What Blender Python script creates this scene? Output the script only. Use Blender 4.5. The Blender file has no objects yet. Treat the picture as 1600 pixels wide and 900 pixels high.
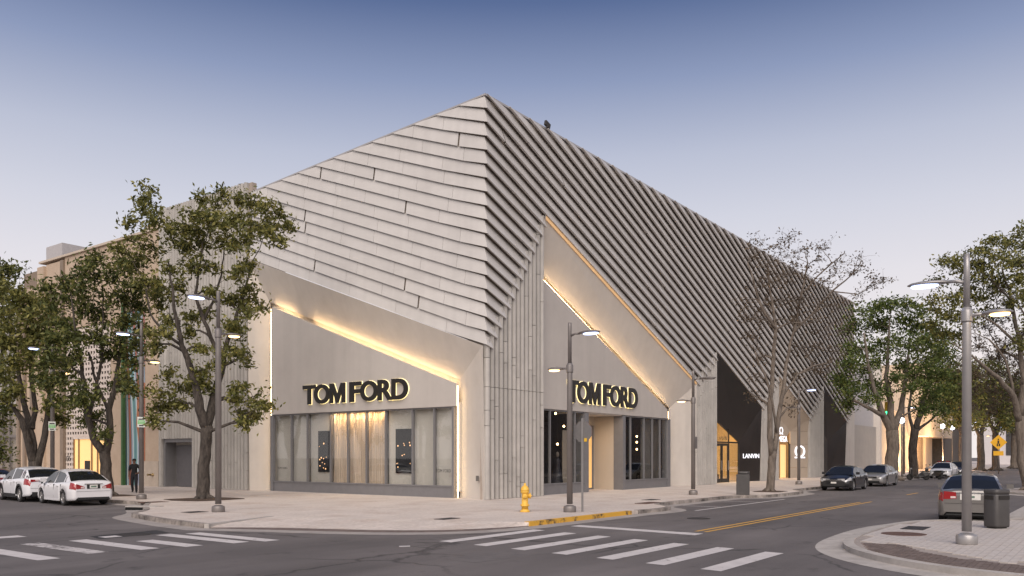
import bpy, bmesh, math, random
import numpy as np
from mathutils import Vector, Matrix

# ------------------------------------------------------------------ camera, world, sun, exposure
scene = bpy.context.scene
C = scene.collection
F, HY = 1294.0, 712.0
CAM = Vector((-28.68, -22.72, 1.95))
FWD = Vector((.804, .5946, 0)); RGT = Vector((.5946, -.804, 0))
cd = bpy.data.cameras.new('camera'); cam = bpy.data.objects.new('camera', cd); C.objects.link(cam)
cam.location = CAM
cam.rotation_euler = (math.pi/2, 0, math.atan2(.5946, .804) - math.pi/2)
cd.sensor_width = 36; cd.lens = F/1600*36; cd.shift_y = (HY-450)/1600
cd.clip_start = .1; cd.clip_end = 3000
scene.camera = cam

SUN_ELEV, SUN_AZ = 42, 213          # azimuth of the direction TO the glow, degrees ccw from +X (behind the camera)
world = bpy.data.worlds.new('World'); scene.world = world; world.use_nodes = True
wn = world.node_tree; wl = wn.links
for n in list(wn.nodes): wn.nodes.remove(n)
wo = wn.nodes.new('ShaderNodeOutputWorld'); bg = wn.nodes.new('ShaderNodeBackground')
sky = wn.nodes.new('ShaderNodeTexSky'); sky.sky_type = 'NISHITA'; sky.sun_disc = False
sky.sun_elevation = math.radians(4); sky.sun_rotation = math.radians(90-SUN_AZ)
sky.altitude = 0; sky.air_density = 1.0; sky.dust_density = 1.5; sky.ozone_density = 2.0
# dusk tint of the whole dome by height above the horizon (same all round)
tc = wn.nodes.new('ShaderNodeTexCoord'); sx = wn.nodes.new('ShaderNodeSeparateXYZ')
wl.new(tc.outputs['Generated'], sx.inputs[0])
rp = wn.nodes.new('ShaderNodeValToRGB'); cr = rp.color_ramp
wl.new(sx.outputs['Z'], rp.inputs[0])
stops = [(0.0, (1.0, .92, .90)), (.10, (.96, .885, .885)), (.20, (.83, .80, .85)), (.27, (.69, .70, .795)), (.336, (.53, .565, .70)),
         (.41, (.285, .345, .53)), (.48, (.108, .16, .325)), (.62, (.06, .10, .24)), (1.0, (.04, .075, .21))]
cr.elements[0].position, cr.elements[0].color = stops[0][0], stops[0][1]+(1,)
cr.elements[1].position, cr.elements[1].color = stops[-1][0], stops[-1][1]+(1,)
for p, c in stops[1:-1]:
    e = cr.elements.new(p); e.color = c+(1,)
mx = wn.nodes.new('ShaderNodeMix'); mx.data_type = 'RGBA'; mx.inputs[0].default_value = .93
sc = wn.nodes.new('ShaderNodeMix'); sc.data_type = 'RGBA'; sc.blend_type = 'MULTIPLY'; sc.inputs[0].default_value = 1
sc.inputs[7].default_value = (10, 10, 10, 1)
wl.new(rp.outputs[0], sc.inputs[6])
wl.new(sky.outputs[0], mx.inputs[6]); wl.new(sc.outputs[2], mx.inputs[7])
wl.new(mx.outputs[2], bg.inputs[0]); bg.inputs[1].default_value = .1
wl.new(bg.outputs[0], wo.inputs[0])

sd = bpy.data.lights.new('sun', 'SUN'); so = bpy.data.objects.new('sun', sd); C.objects.link(so)
sd.energy = 3.9; sd.angle = math.radians(62); sd.color = (1.0, .895, .80)
a, e_ = math.radians(SUN_AZ), math.radians(SUN_ELEV)
to_sun = Vector((math.cos(a)*math.cos(e_), math.sin(a)*math.cos(e_), math.sin(e_)))
so.rotation_euler = to_sun.to_track_quat('Z', 'Y').to_euler()
scene.view_settings.view_transform = 'Standard'; scene.view_settings.look = 'None'
scene.view_settings.exposure = 0.0; scene.view_settings.gamma = 1.0
scene.render.resolution_x, scene.render.resolution_y = 1024, 576
scene.cycles.max_bounces = 6

# ------------------------------------------------------------------ helpers
rnd = random.Random(7)
def PX(px, py, dep):
    p = CAM + FWD*dep + RGT*((px-800)/F*dep)
    return Vector((p.x, p.y, 1.95+(HY-py)/F*dep))
def depth_of(x, y): return (Vector((x, y, 0))-CAM).dot(FWD)

MATS = {}
def mat(name, col, rough=.7, metal=0., var=.0, scale=3., bump=0., bscale=40., bdist=.02, objvar=0., emit=None, estr=0., col2=None, stretch=None, spec=.5, coat=0.):
    if name in MATS: return MATS[name]
    m = bpy.data.materials.new(name); m.use_nodes = True
    nt = m.node_tree; b = nt.nodes['Principled BSDF']
    b.inputs['Roughness'].default_value = rough; b.inputs['Metallic'].default_value = metal
    b.inputs['Specular IOR Level'].default_value = spec
    if coat: b.inputs['Coat Weight'].default_value = coat; b.inputs['Coat Roughness'].default_value = .04
    b.inputs['Base Color'].default_value = (*col, 1)
    if var or bump or col2:
        t = nt.nodes.new('ShaderNodeTexCoord'); mp = nt.nodes.new('ShaderNodeMapping')
        nt.links.new(t.outputs['Object'], mp.inputs[0])
        if stretch: mp.inputs['Scale'].default_value = stretch
    if var or col2:
        n = nt.nodes.new('ShaderNodeTexNoise'); n.inputs['Scale'].default_value = scale
        n.inputs['Detail'].default_value = 6; n.inputs['Roughness'].default_value = .65
        nt.links.new(mp.outputs[0], n.inputs[0])
        r = nt.nodes.new('ShaderNodeValToRGB')
        c2 = col2 or tuple(min(1, c*(1+var)) for c in col)
        c1 = col if col2 else tuple(c*(1-var) for c in col)
        r.color_ramp.elements[0].position = .32; r.color_ramp.elements[1].position = .68
        r.color_ramp.elements[0].color = (*c1, 1); r.color_ramp.elements[1].color = (*c2, 1)
        nt.links.new(n.outputs[0], r.inputs[0]); nt.links.new(r.outputs[0], b.inputs['Base Color'])
    if objvar:
        src = b.inputs['Base Color'].links[0].from_socket; oi = nt.nodes.new('ShaderNodeObjectInfo'); mr = nt.nodes.new('ShaderNodeMapRange'); mr.inputs[3].default_value = 1-objvar; mr.inputs[4].default_value = 1+objvar
        nt.links.new(oi.outputs['Random'], mr.inputs[0])
        st = nt.nodes.new('ShaderNodeTexNoise'); st.inputs['Scale'].default_value = 1.; st.inputs['Detail'].default_value = 4; mq_ = nt.nodes.new('ShaderNodeMapping'); mq_.inputs['Scale'].default_value = (2.2, 2.2, .12)
        nt.links.new(t.outputs['Object'], mq_.inputs[0]); nt.links.new(mq_.outputs[0], st.inputs[0])
        m2 = nt.nodes.new('ShaderNodeMapRange'); m2.inputs[1].default_value = .35; m2.inputs[2].default_value = .7; m2.inputs[3].default_value = 1.01+objvar*.3; m2.inputs[4].default_value = .98-objvar*1.2; nt.links.new(st.outputs[0], m2.inputs[0])
        mu = nt.nodes.new('ShaderNodeMath'); mu.operation = 'MULTIPLY'; nt.links.new(mr.outputs[0], mu.inputs[0]); nt.links.new(m2.outputs[0], mu.inputs[1])
        vs_ = nt.nodes.new('ShaderNodeVectorMath'); vs_.operation = 'SCALE'; nt.links.new(src, vs_.inputs[0]); nt.links.new(mu.outputs[0], vs_.inputs['Scale']); nt.links.new(vs_.outputs[0], b.inputs['Base Color'])
    if bump:
        n2 = nt.nodes.new('ShaderNodeTexNoise'); n2.inputs['Scale'].default_value = bscale; n2.inputs['Detail'].default_value = 5
        nt.links.new(mp.outputs[0], n2.inputs[0])
        bp = nt.nodes.new('ShaderNodeBump'); bp.inputs['Strength'].default_value = bump; bp.inputs['Distance'].default_value = bdist
        nt.links.new(n2.outputs[0], bp.inputs['Height']); nt.links.new(bp.outputs[0], b.inputs['Normal'])
    if emit:
        b.inputs['Emission Color'].default_value = (*emit, 1); b.inputs['Emission Strength'].default_value = estr
    MATS[name] = m
    return m

def glass_mat(name, tint=(.9, .92, .92), refl=.12):
    m = bpy.data.materials.new(name); m.use_nodes = True; nt = m.node_tree
    for n in list(nt.nodes): nt.nodes.remove(n)
    o = nt.nodes.new('ShaderNodeOutputMaterial'); mixn = nt.nodes.new('ShaderNodeMixShader')
    tr = nt.nodes.new('ShaderNodeBsdfTransparent'); tr.inputs[0].default_value = (*tint, 1)
    gl = nt.nodes.new('ShaderNodeBsdfGlossy'); gl.inputs['Roughness'].default_value = .02
    fr = nt.nodes.new('ShaderNodeLayerWeight'); pw = nt.nodes.new('ShaderNodeMath'); pw.operation = 'POWER'; pw.inputs[1].default_value = 4.
    ad = nt.nodes.new('ShaderNodeMath'); ad.operation = 'MULTIPLY_ADD'; ad.inputs[1].default_value = .85; ad.inputs[2].default_value = refl; ad.use_clamp = True
    nt.links.new(fr.outputs['Facing'], pw.inputs[0]); nt.links.new(pw.outputs[0], ad.inputs[0]); nt.links.new(ad.outputs[0], mixn.inputs[0])
    nt.links.new(tr.outputs[0], mixn.inputs[1]); nt.links.new(gl.outputs[0], mixn.inputs[2]); nt.links.new(mixn.outputs[0], o.inputs[0])
    MATS[name] = m
    return m

class MB:
    def __init__(s): s.v = []; s.f = []; s.sm = []
    def add(s, verts, faces, smooth=False):
        o = len(s.v); s.v += [tuple(p) for p in verts]; s.f += [tuple(i+o for i in f) for f in faces]; s.sm += [smooth]*len(faces); return s
    def box(s, x0, x1, y0, y1, z0, z1, M=None):
        vs = [Vector((x, y, z)) for x in (x0, x1) for y in (y0, y1) for z in (z0, z1)]
        if M is not None: vs = [M @ p for p in vs]
        return s.add(vs, [(0, 1, 3, 2), (4, 6, 7, 5), (0, 4, 5, 1), (2, 3, 7, 6), (0, 2, 6, 4), (1, 5, 7, 3)])
    def quad(s, a, b, c, d): return s.add([a, b, c, d], [(0, 1, 2, 3)])
    def prism(s, front, back):                # two matching polygons
        n = len(front)
        fs = [tuple(range(n)), tuple(range(2*n-1, n-1, -1))]
        fs += [(i, i+n, (i+1) % n+n, (i+1) % n) for i in range(n)]
        return s.add(list(front)+list(back), fs)
    def tube(s, pts, rads, n=8, cap=True):
        pts = [Vector(p) for p in pts]; k = len(pts)
        if isinstance(rads, (int, float)): rads = [rads]*k
        vs = []; up = None
        for i, p in enumerate(pts):
            d = (pts[min(i+1, k-1)]-pts[max(i-1, 0)])
            if d.length < 1e-9: d = Vector((0, 0, 1))
            d.normalize()
            if up is None: up = d.orthogonal().normalized()
            else:
                up = up-d*up.dot(d)
                up = up.normalized() if up.length > 1e-6 else d.orthogonal().normalized()
            w = d.cross(up)
            for j in range(n):
                t = 2*math.pi*j/n
                vs.append(p+(up*math.cos(t)+w*math.sin(t))*rads[i])
        fs = []
        for i in range(k-1):
            for j in range(n):
                fs.append((i*n+j, i*n+(j+1) % n, (i+1)*n+(j+1) % n, (i+1)*n+j))
        s.add(vs, fs, True)
        if cap:
            o = len(s.v)-len(vs)
            s.f += [tuple(o+j for j in range(n-1, -1, -1)), tuple(o+(k-1)*n+j for j in range(n))]; s.sm += [False, False]
        return s
    def lathe(s, prof, n=20, M=None, smooth=True):  # prof [(r,z)]
        vs = []
        for r, z in prof:
            for j in range(n):
                t = 2*math.pi*j/n; p = Vector((r*math.cos(t), r*math.sin(t), z))
                vs.append(M @ p if M is not None else p)
        fs = []
        for i in range(len(prof)-1):
            for j in range(n): fs.append((i*n+j, i*n+(j+1) % n, (i+1)*n+(j+1) % n, (i+1)*n+j))
        s.add(vs, fs, smooth)
        o = len(s.v)-len(vs); k = len(prof)
        s.f += [tuple(o+j for j in range(n-1, -1, -1)), tuple(o+(k-1)*n+j for j in range(n))]; s.sm += [False, False]
        return s
    def mesh(s, name, m):
        me = bpy.data.meshes.new(name); me.from_pydata(s.v, [], s.f); me.update()
        if any(s.sm): me.polygons.foreach_set('use_smooth', s.sm)
        bm = bmesh.new(); bm.from_mesh(me); bmesh.ops.recalc_face_normals(bm, faces=bm.faces)
        if any(len(f.verts) > 4 for f in bm.faces): bmesh.ops.triangulate(bm, faces=[f for f in bm.faces if len(f.verts) > 4])
        bm.to_mesh(me); bm.free()
        if m: me.materials.append(m)
        return me
    def build(s, name, m, parent=None):
        o = bpy.data.objects.new(name, s.mesh(name, m)); C.objects.link(o)
        if parent: o.parent = parent
        return o
    def raw(s, name, m, parent=None):         # no normal recalculation: for many separate shells
        me = bpy.data.meshes.new(name); me.from_pydata(s.v, [], s.f); me.update()
        if any(s.sm): me.polygons.foreach_set('use_smooth', s.sm)
        if m: me.materials.append(m)
        o = bpy.data.objects.new(name, me); C.objects.link(o)
        if parent: o.parent = parent
        return o

def bevel(o, w, seg=2):
    md = o.modifiers.new('bevel', 'BEVEL'); md.width = w; md.segments = seg; md.limit_method = 'ANGLE'; md.angle_limit = math.radians(40)
    return o
def tag(o, label=None, cat=None, group=None, kind=None):
    if label: o['label'] = label
    if cat: o['category'] = cat
    if group: o['group'] = group
    if kind: o['kind'] = kind
    return o
def empty(name, loc=(0, 0, 0), rz=0.):
    o = bpy.data.objects.new(name, None); C.objects.link(o); o.location = loc; o.rotation_euler = (0, 0, rz); o.empty_display_size = .2
    return o
def copy_tree(o, parent=None):
    c = o.copy(); C.objects.link(c)
    if parent is not None: c.parent = parent
    for ch in list(o.children): copy_tree(ch, c)
    return c
def box(name, m, parent, *a): return MB().box(*a).build(name, m, parent)

def text_mesh(s, m, extrude=.02, offset=0.):
    cu = bpy.data.curves.new('txt', 'FONT'); cu.body = s; cu.size = 1; cu.extrude = extrude; cu.offset = offset; cu.resolution_u = 6
    t = bpy.data.objects.new('txt', cu); C.objects.link(t)
    bpy.context.view_layer.update()
    me = bpy.data.meshes.new_from_object(t.evaluated_get(bpy.context.evaluated_depsgraph_get()))
    bpy.data.objects.remove(t); bpy.data.curves.remove(cu)
    me.materials.clear(); me.materials.append(m)
    return me
def m_letter(m, w=.0):
    g = w
    P = [(0-g, 0-g), (0-g, 1+g), (.26, 1+g), (.5, .42), (.74, 1+g), (1+g, 1+g), (1+g, 0-g), (.79-g, 0-g), (.79-g, .62-g*2), (.56, 0-g), (.44, 0-g), (.21+g, .62-g*2), (.21+g, 0-g)]
    me = MB().prism([(x, y, .1) for x, y in P], [(x, y, 0) for x, y in P]).mesh('m', m)
    return me
def fit_mesh(me, x0, x1, y0, y1, z0, z1):
    co = np.empty(len(me.vertices)*3); me.vertices.foreach_get('co', co); co = co.reshape(-1, 3)
    lo, hi = co.min(0), co.max(0)
    tgt = np.array([[x0, x1], [y0, y1], [z0, z1]])
    co = (co-lo)/np.maximum(hi-lo, 1e-6)*(tgt[:, 1]-tgt[:, 0])+tgt[:, 0]
    me.vertices.foreach_set('co', co.ravel()); me.update()
    return me
def area_light(name, loc, size, power, col, direction=(0, 0, -1), size_y=None):
    l = bpy.data.lights.new(name, 'AREA'); l.energy = power; l.color = col; l.size = size
    if size_y: l.shape = 'RECTANGLE'; l.size_y = size_y
    o = bpy.data.objects.new(name, l); C.objects.link(o); o.location = loc
    o.rotation_euler = Vector(direction).to_track_quat('-Z', 'Y').to_euler()
    return o

# ------------------------------------------------------------------ materials
def asphalt(name, c0, c1):
    m = bpy.data.materials.new(name); m.use_nodes = True; nt = m.node_tree; bs = nt.nodes['Principled BSDF']; bs.inputs['Roughness'].default_value = .82
    t = nt.nodes.new('ShaderNodeTexCoord')
    def noise(sc, det, src=None, rough=.6):
        n = nt.nodes.new('ShaderNodeTexNoise'); n.inputs['Scale'].default_value = sc; n.inputs['Detail'].default_value = det; n.inputs['Roughness'].default_value = rough
        nt.links.new(src or t.outputs['Object'], n.inputs[0]); return n
    def ramp(src, p0, p1, a_, b_):
        r = nt.nodes.new('ShaderNodeMapRange'); r.inputs[1].default_value = p0; r.inputs[2].default_value = p1; r.inputs[3].default_value = a_; r.inputs[4].default_value = b_
        nt.links.new(src, r.inputs[0]); return r.outputs[0]
    def mul(a_, b_):
        q = nt.nodes.new('ShaderNodeMath'); q.operation = 'MULTIPLY'; nt.links.new(a_, q.inputs[0]); nt.links.new(b_, q.inputs[1]); return q.outputs[0]
    big = ramp(noise(.16, 5).outputs[0], .35, .68, .80, 1.18)
    mp = nt.nodes.new('ShaderNodeMapping'); mp.inputs['Scale'].default_value = (.12, 1.0, 1); nt.links.new(t.outputs['Object'], mp.inputs[0])
    lane = ramp(noise(.55, 4, mp.outputs[0]).outputs[0], .38, .66, .82, 1.14)
    fine = ramp(noise(38, 3, None, .8).outputs[0], .25, .75, .72, 1.28)
    spot = ramp(noise(1.3, 3).outputs[0], .62, .74, 1, .62)
    wob = noise(1.1, 4); mx_ = nt.nodes.new('ShaderNodeMix'); mx_.data_type = 'VECTOR'; mx_.inputs[0].default_value = .35
    nt.links.new(t.outputs['Object'], mx_.inputs[4]); nt.links.new(wob.outputs['Color'], mx_.inputs[5])
    vo = nt.nodes.new('ShaderNodeTexVoronoi'); vo.feature = 'DISTANCE_TO_EDGE'; vo.inputs['Scale'].default_value = .42; nt.links.new(mx_.outputs[1], vo.inputs[0])
    crk = ramp(vo.outputs[0], .0, .016, .40, 1.0)
    msk = ramp(noise(.22, 2).outputs[0], .5, .62, 1.0, 0.0)
    mk = nt.nodes.new('ShaderNodeMath'); mk.operation = 'MAXIMUM'; nt.links.new(crk, mk.inputs[0]); nt.links.new(msk, mk.inputs[1])
    f_ = mul(mul(mul(mul(big, lane), fine), spot), mk.outputs[0])
    cm = nt.nodes.new('ShaderNodeMix'); cm.data_type = 'RGBA'; cm.inputs[6].default_value = (*c0, 1); cm.inputs[7].default_value = (*c1, 1); nt.links.new(noise(.09, 3).outputs[0], cm.inputs[0])
    sc_ = nt.nodes.new('ShaderNodeVectorMath'); sc_.operation = 'SCALE'; nt.links.new(cm.outputs[2], sc_.inputs[0]); nt.links.new(f_, sc_.inputs['Scale'])
    nt.links.new(sc_.outputs[0], bs.inputs['Base Color'])
    bp = nt.nodes.new('ShaderNodeBump'); bp.inputs['Strength'].default_value = .4; bp.inputs['Distance'].default_value = .01
    nt.links.new(noise(70, 3).outputs[0], bp.inputs['Height']); nt.links.new(bp.outputs[0], bs.inputs['Normal'])
    MATS[name] = m; return m
ASPH = asphalt('asphalt', (.112, .100, .097), (.138, .123, .119))
CONC = mat('kerb_concrete', (.31, .285, .262), .85, col2=(.45, .415, .385), scale=2.2, bump=.2, bscale=30)
GUTT = mat('gutter_concrete', (.25, .225, .21), .85, col2=(.36, .325, .30), scale=1.6, bump=.2, bscale=30)
CLAD = mat('cladding_metal', (.50, .475, .45), .45, col2=(.55, .525, .50), scale=.5, stretch=(.6, .6, 2), objvar=.035)
CLADR = mat('slat_metal', (.49, .465, .44), .45, col2=(.55, .525, .50), scale=.5, stretch=(.6, .6, 2), objvar=.035)
FLUT = mat('flute_metal', (.34, .32, .295), .5, col2=(.42, .395, .365), scale=1.2, objvar=.10)
STUC = mat('stucco', (.52, .475, .425), .9, col2=(.57, .525, .475), scale=.8, bump=.15, bscale=80, objvar=.02)
PANL = mat('panel_stucco', (.42, .385, .355), .9, col2=(.46, .425, .39), scale=.7, bump=.1, bscale=90, objvar=.02)
CORE = mat('core_wall', (.34, .285, .24), .9, var=.1)
FRAM = mat('storefront_frame', (.20, .195, .20), .45, .3, var=.06)
BLKM = mat('black_letter', (.018, .015, .013), .45, var=.1)
LED = mat('led_strip', (1, .8, .5), .5, emit=(1, .68, .36), estr=30)
LEDV = mat('led_strip_side', (1, .8, .5), .5, emit=(1, .70, .36), estr=9)
HALO = mat('letter_halo', (1, .9, .6), .5, emit=(1, .80, .36), estr=1.5)
GLASS = glass_mat('window_glass', (.95, .96, .96), .05)
DGLAS = glass_mat('dark_window_glass', (.60, .61, .61), .04)
DARKP = mat('dark_panel', (.022, .017, .015), .38, var=.25, scale=.6)
BEIG = mat('beige_panel', (.42, .345, .27), .75, var=.06, scale=.7)
WARMW = mat('warm_interior', (.75, .58, .36), .8, var=.05)
POLE = mat('pole_metal', (.20, .18, .17), .5, .4, var=.08, scale=3)
POLEL = mat('pole_light_metal', (.34, .325, .32), .4, .5, var=.06, scale=3)
WHTP = mat('white_emit', (1, 1, 1), .5, emit=(.85, .88, 1), estr=.95)
LAMPC = mat('lamp_lens_cool', (1, 1, 1), .4, emit=(.50, .62, 1), estr=4.5)
LAMPW = mat('lamp_lens_warm', (1, .9, .7), .4, emit=(1, .62, .26), estr=5)
BULB = mat('bulb_warm', (1, .9, .7), .4, emit=(1, .62, .28), estr=14)
TAN = mat('tan_brick', (.42, .32, .235), .85, col2=(.49, .385, .29), scale=1.2, bump=.15, bscale=50)
TAN2 = mat('tan_dark', (.22, .17, .13), .85, var=.1)
SOIL = mat('soil', (.06, .035, .022), .95, var=.4, scale=9, bump=.8, bscale=25)
YELP = mat('hydrant_yellow', (.72, .42, .06), .5, var=.12, scale=6)
IRON = mat('cast_iron', (.045, .04, .038), .7, .3, var=.3, scale=14, bump=.4, bscale=50)
RUST = mat('manhole_rust', (.10, .055, .04), .8, var=.3, scale=8, bump=.3)
BARK = mat('bark', (.024, .019, .016), .95, col2=(.095, .078, .065), scale=7, bump=1., bscale=16, bdist=.09, stretch=(1, 1, .28))
BARKP = mat('bark_pale', (.085, .068, .055), .95, col2=(.20, .165, .135), scale=6, bump=1., bscale=15, bdist=.07, stretch=(1, 1, .28))

def leaf_mat(name, c0, c1, c2):
    m = bpy.data.materials.new(name); m.use_nodes = True; nt = m.node_tree; b = nt.nodes['Principled BSDF']
    b.inputs['Roughness'].default_value = .55; b.inputs['Specular IOR Level'].default_value = .35
    g = nt.nodes.new('ShaderNodeNewGeometry'); r = nt.nodes.new('ShaderNodeValToRGB')
    r.color_ramp.elements[0].color = (*c0, 1); r.color_ramp.elements[1].color = (*c2, 1)
    e = r.color_ramp.elements.new(.55); e.color = (*c1, 1)
    nt.links.new(g.outputs['Random Per Island'], r.inputs[0]); nt.links.new(r.outputs[0], b.inputs['Base Color'])
    tr = nt.nodes.new('ShaderNodeBsdfTranslucent'); nt.links.new(r.outputs[0], tr.inputs[0])
    mi = nt.nodes.new('ShaderNodeMixShader'); mi.inputs[0].default_value = .28
    nt.links.new(b.outputs[0], mi.inputs[1]); nt.links.new(tr.outputs[0], mi.inputs[2])
    nt.links.new(mi.outputs[0], nt.nodes['Material Output'].inputs[0])
    MATS[name] = m
    return m
LEAF = leaf_mat('leaf_olive', (.055, .062, .016), (.135, .138, .034), (.29, .26, .075))
LEAFD = leaf_mat('leaf_deep', (.036, .050, .014), (.092, .108, .027), (.21, .20, .055))
LEAFG = leaf_mat('leaf_green', (.040, .066, .018), (.088, .122, .028), (.18, .20, .05))
LEAFB = leaf_mat('leaf_dry', (.06, .042, .028), (.10, .072, .048), (.16, .12, .075))

# sidewalk stone: pale travertine with faint joints and pinkish stains
def paving(name, a, b, stain, bw, bh):
    m = bpy.data.materials.new(name); m.use_nodes = True; nt = m.node_tree; bs = nt.nodes['Principled BSDF']; bs.inputs['Roughness'].default_value = .7
    t = nt.nodes.new('ShaderNodeTexCoord')
    br = nt.nodes.new('ShaderNodeTexBrick'); nt.links.new(t.outputs['Object'], br.inputs[0])
    br.inputs['Scale'].default_value = 1; br.inputs['Brick Width'].default_value = bw; br.inputs['Row Height'].default_value = bh
    br.inputs['Mortar Size'].default_value = .008; br.inputs['Mortar Smooth'].default_value = .3
    br.inputs['Color1'].default_value = (*a, 1); br.inputs['Color2'].default_value = (*b, 1); br.inputs['Mortar'].default_value = tuple(c*.72 for c in a)+(1,)
    n = nt.nodes.new('ShaderNodeTexNoise'); n.inputs['Scale'].default_value = .55; n.inputs['Detail'].default_value = 7; n.inputs['Roughness'].default_value = .7
    nt.links.new(t.outputs['Object'], n.inputs[0])
    r = nt.nodes.new('ShaderNodeValToRGB'); r.color_ramp.elements[0].position = .50; r.color_ramp.elements[1].position = .72
    nt.links.new(n.outputs[0], r.inputs[0])
    mi = nt.nodes.new('ShaderNodeMix'); mi.data_type = 'RGBA'; nt.links.new(r.outputs[0], mi.inputs[0])
    nt.links.new(br.outputs[0], mi.inputs[6]); mi.inputs[7].default_value = (*stain, 1)
    n3 = nt.nodes.new('ShaderNodeTexNoise'); n3.inputs['Scale'].default_value = 9; n3.inputs['Detail'].default_value = 5
    nt.links.new(t.outputs['Object'], n3.inputs[0])
    r3 = nt.nodes.new('ShaderNodeMapRange'); r3.inputs[1].default_value = .3; r3.inputs[2].default_value = .7; r3.inputs[3].default_value = .86; r3.inputs[4].default_value = 1.08
    nt.links.new(n3.outputs[0], r3.inputs[0])
    mm = nt.nodes.new('ShaderNodeMix'); mm.data_type = 'RGBA'; mm.blend_type = 'MULTIPLY'; mm.inputs[0].default_value = 1
    nt.links.new(mi.outputs[2], mm.inputs[6]); nt.links.new(r3.outputs[0], mm.inputs[7])
    nt.links.new(mm.outputs[2], bs.inputs['Base Color'])
    bp = nt.nodes.new('ShaderNodeBump'); bp.inputs['Strength'].default_value = .4; bp.inputs['Distance'].default_value = .01; bp.invert = True
    nt.links.new(br.outputs['Fac'], bp.inputs['Height']); nt.links.new(bp.outputs[0], bs.inputs['Normal'])
    MATS[name] = m
    return m
PAVE = paving('sidewalk_stone', (.60, .53, .475), (.54, .475, .425), (.44, .345, .285), 1.2, .6)

# ------------------------------------------------------------------ ground, roads, pavements
RZ = -.13
def sheet(name, poly, z, m, kind='structure'):
    o = MB().add([(x, y, z) for x, y in poly], [tuple(range(len(poly)))]).build(name, m); tag(o, kind=kind); return o
tag(MB().quad((-400, -400, RZ), (900, -400, RZ), (900, 900, RZ), (-400, 900, RZ)).build('road', ASPH), kind='structure')

OUT_R = [(300, -7.4), (19.2, -7.4), (17.6, -8.5), (16.4, -8.75), (12.2, -8.7), (11.2, -8.3), (10.4, -7.35), (2.4, -7.3),
         (1.6, -7.6), (1.0, -8.3), (.3, -8.85), (-.8, -8.95), (-2.5, -8.75), (-8.9, -8.7)]
CORN = [(-8.9, -8.7), (-10.5, -8.5), (-11.8, -7.9), (-12.7, -6.8), (-13.3, -5.6), (-14.1, -3.5), (-14.9, -1.6)]
INNER = [(-8.9, -8.7), (-9.6, -6.9), (-10.2, -6.0), (-10.9, -4.4), (-11.5, -2.2), (-11.9, -.6), (-14.9, -1.6)]
OUT_L = [(-14.9, -1.6), (-14.75, 0), (-14.35, 2.2), (-13.95, 4.0), (-13.55, 4.65), (-12.9, 5.2), (-12.2, 6.2), (-11.6, 7.5), (-10.7, 8.9), (-10.1, 9.8), (-9.95, 10.6), (-9.95, 300)]
def chaikin(P, n=2):
    for _ in range(n):
        Q = [P[0]]
        for a_, b_ in zip(P, P[1:]):
            if math.dist(a_, b_) > 6: Q += [(a_[0]+(b_[0]-a_[0])*.5/math.dist(a_, b_), a_[1]+(b_[1]-a_[1])*.5/math.dist(a_, b_)), (b_[0]-(b_[0]-a_[0])*.5/math.dist(a_, b_), b_[1]-(b_[1]-a_[1])*.5/math.dist(a_, b_))]
            else: Q += [(a_[0]*.75+b_[0]*.25, a_[1]*.75+b_[1]*.25), (a_[0]*.25+b_[0]*.75, a_[1]*.25+b_[1]*.75)]
        P = Q+[P[-1]]
    return P
CORN, INNER, OUT_L = chaikin(CORN), chaikin(INNER, 2), chaikin(OUT_L)
OUT_R = chaikin(OUT_R)
swp = OUT_R[:-1]+INNER[:-1]+OUT_L+[(300, 300)]
sw = MB().prism([(x, y, 0) for x, y in swp], [(x, y, -.4) for x, y in swp]).build('sidewalk', PAVE); tag(sw, kind='structure')
rm = MB()
for i in range(len(CORN)-1):
    a0, a1, b0, b1 = CORN[i], CORN[i+1], INNER[i], INNER[i+1]
    # pale ramp, then a darker paver band along the street edge
    for (t0, t1, k) in ((0., .84, 0),):
        def L2(o, n, t): return (n[0]+(o[0]-n[0])*t, n[1]+(o[1]-n[1])*t, -.118*t-.001)
        rm.quad(L2(a0, b0, t0), L2(a1, b1, t0), L2(a1, b1, t1), L2(a0, b0, t1))
tag(rm.build('kerb_ramp', PAVE), kind='structure')
DPAV = mat('dark_paver', (.10, .075, .065), .85, col2=(.17, .13, .115), scale=4, bump=.4, bscale=20)
rb = MB()
for i in range(len(CORN)-1):
    a0, a1, b0, b1 = CORN[i], CORN[i+1], INNER[i], INNER[i+1]
    rb.quad(L2(a0, b0, .84), L2(a1, b1, .84), L2(a1, b1, 1), L2(a0, b0, 1))
tag(rb.build('ramp_paver_band', DPAV), kind='structure')

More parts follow.
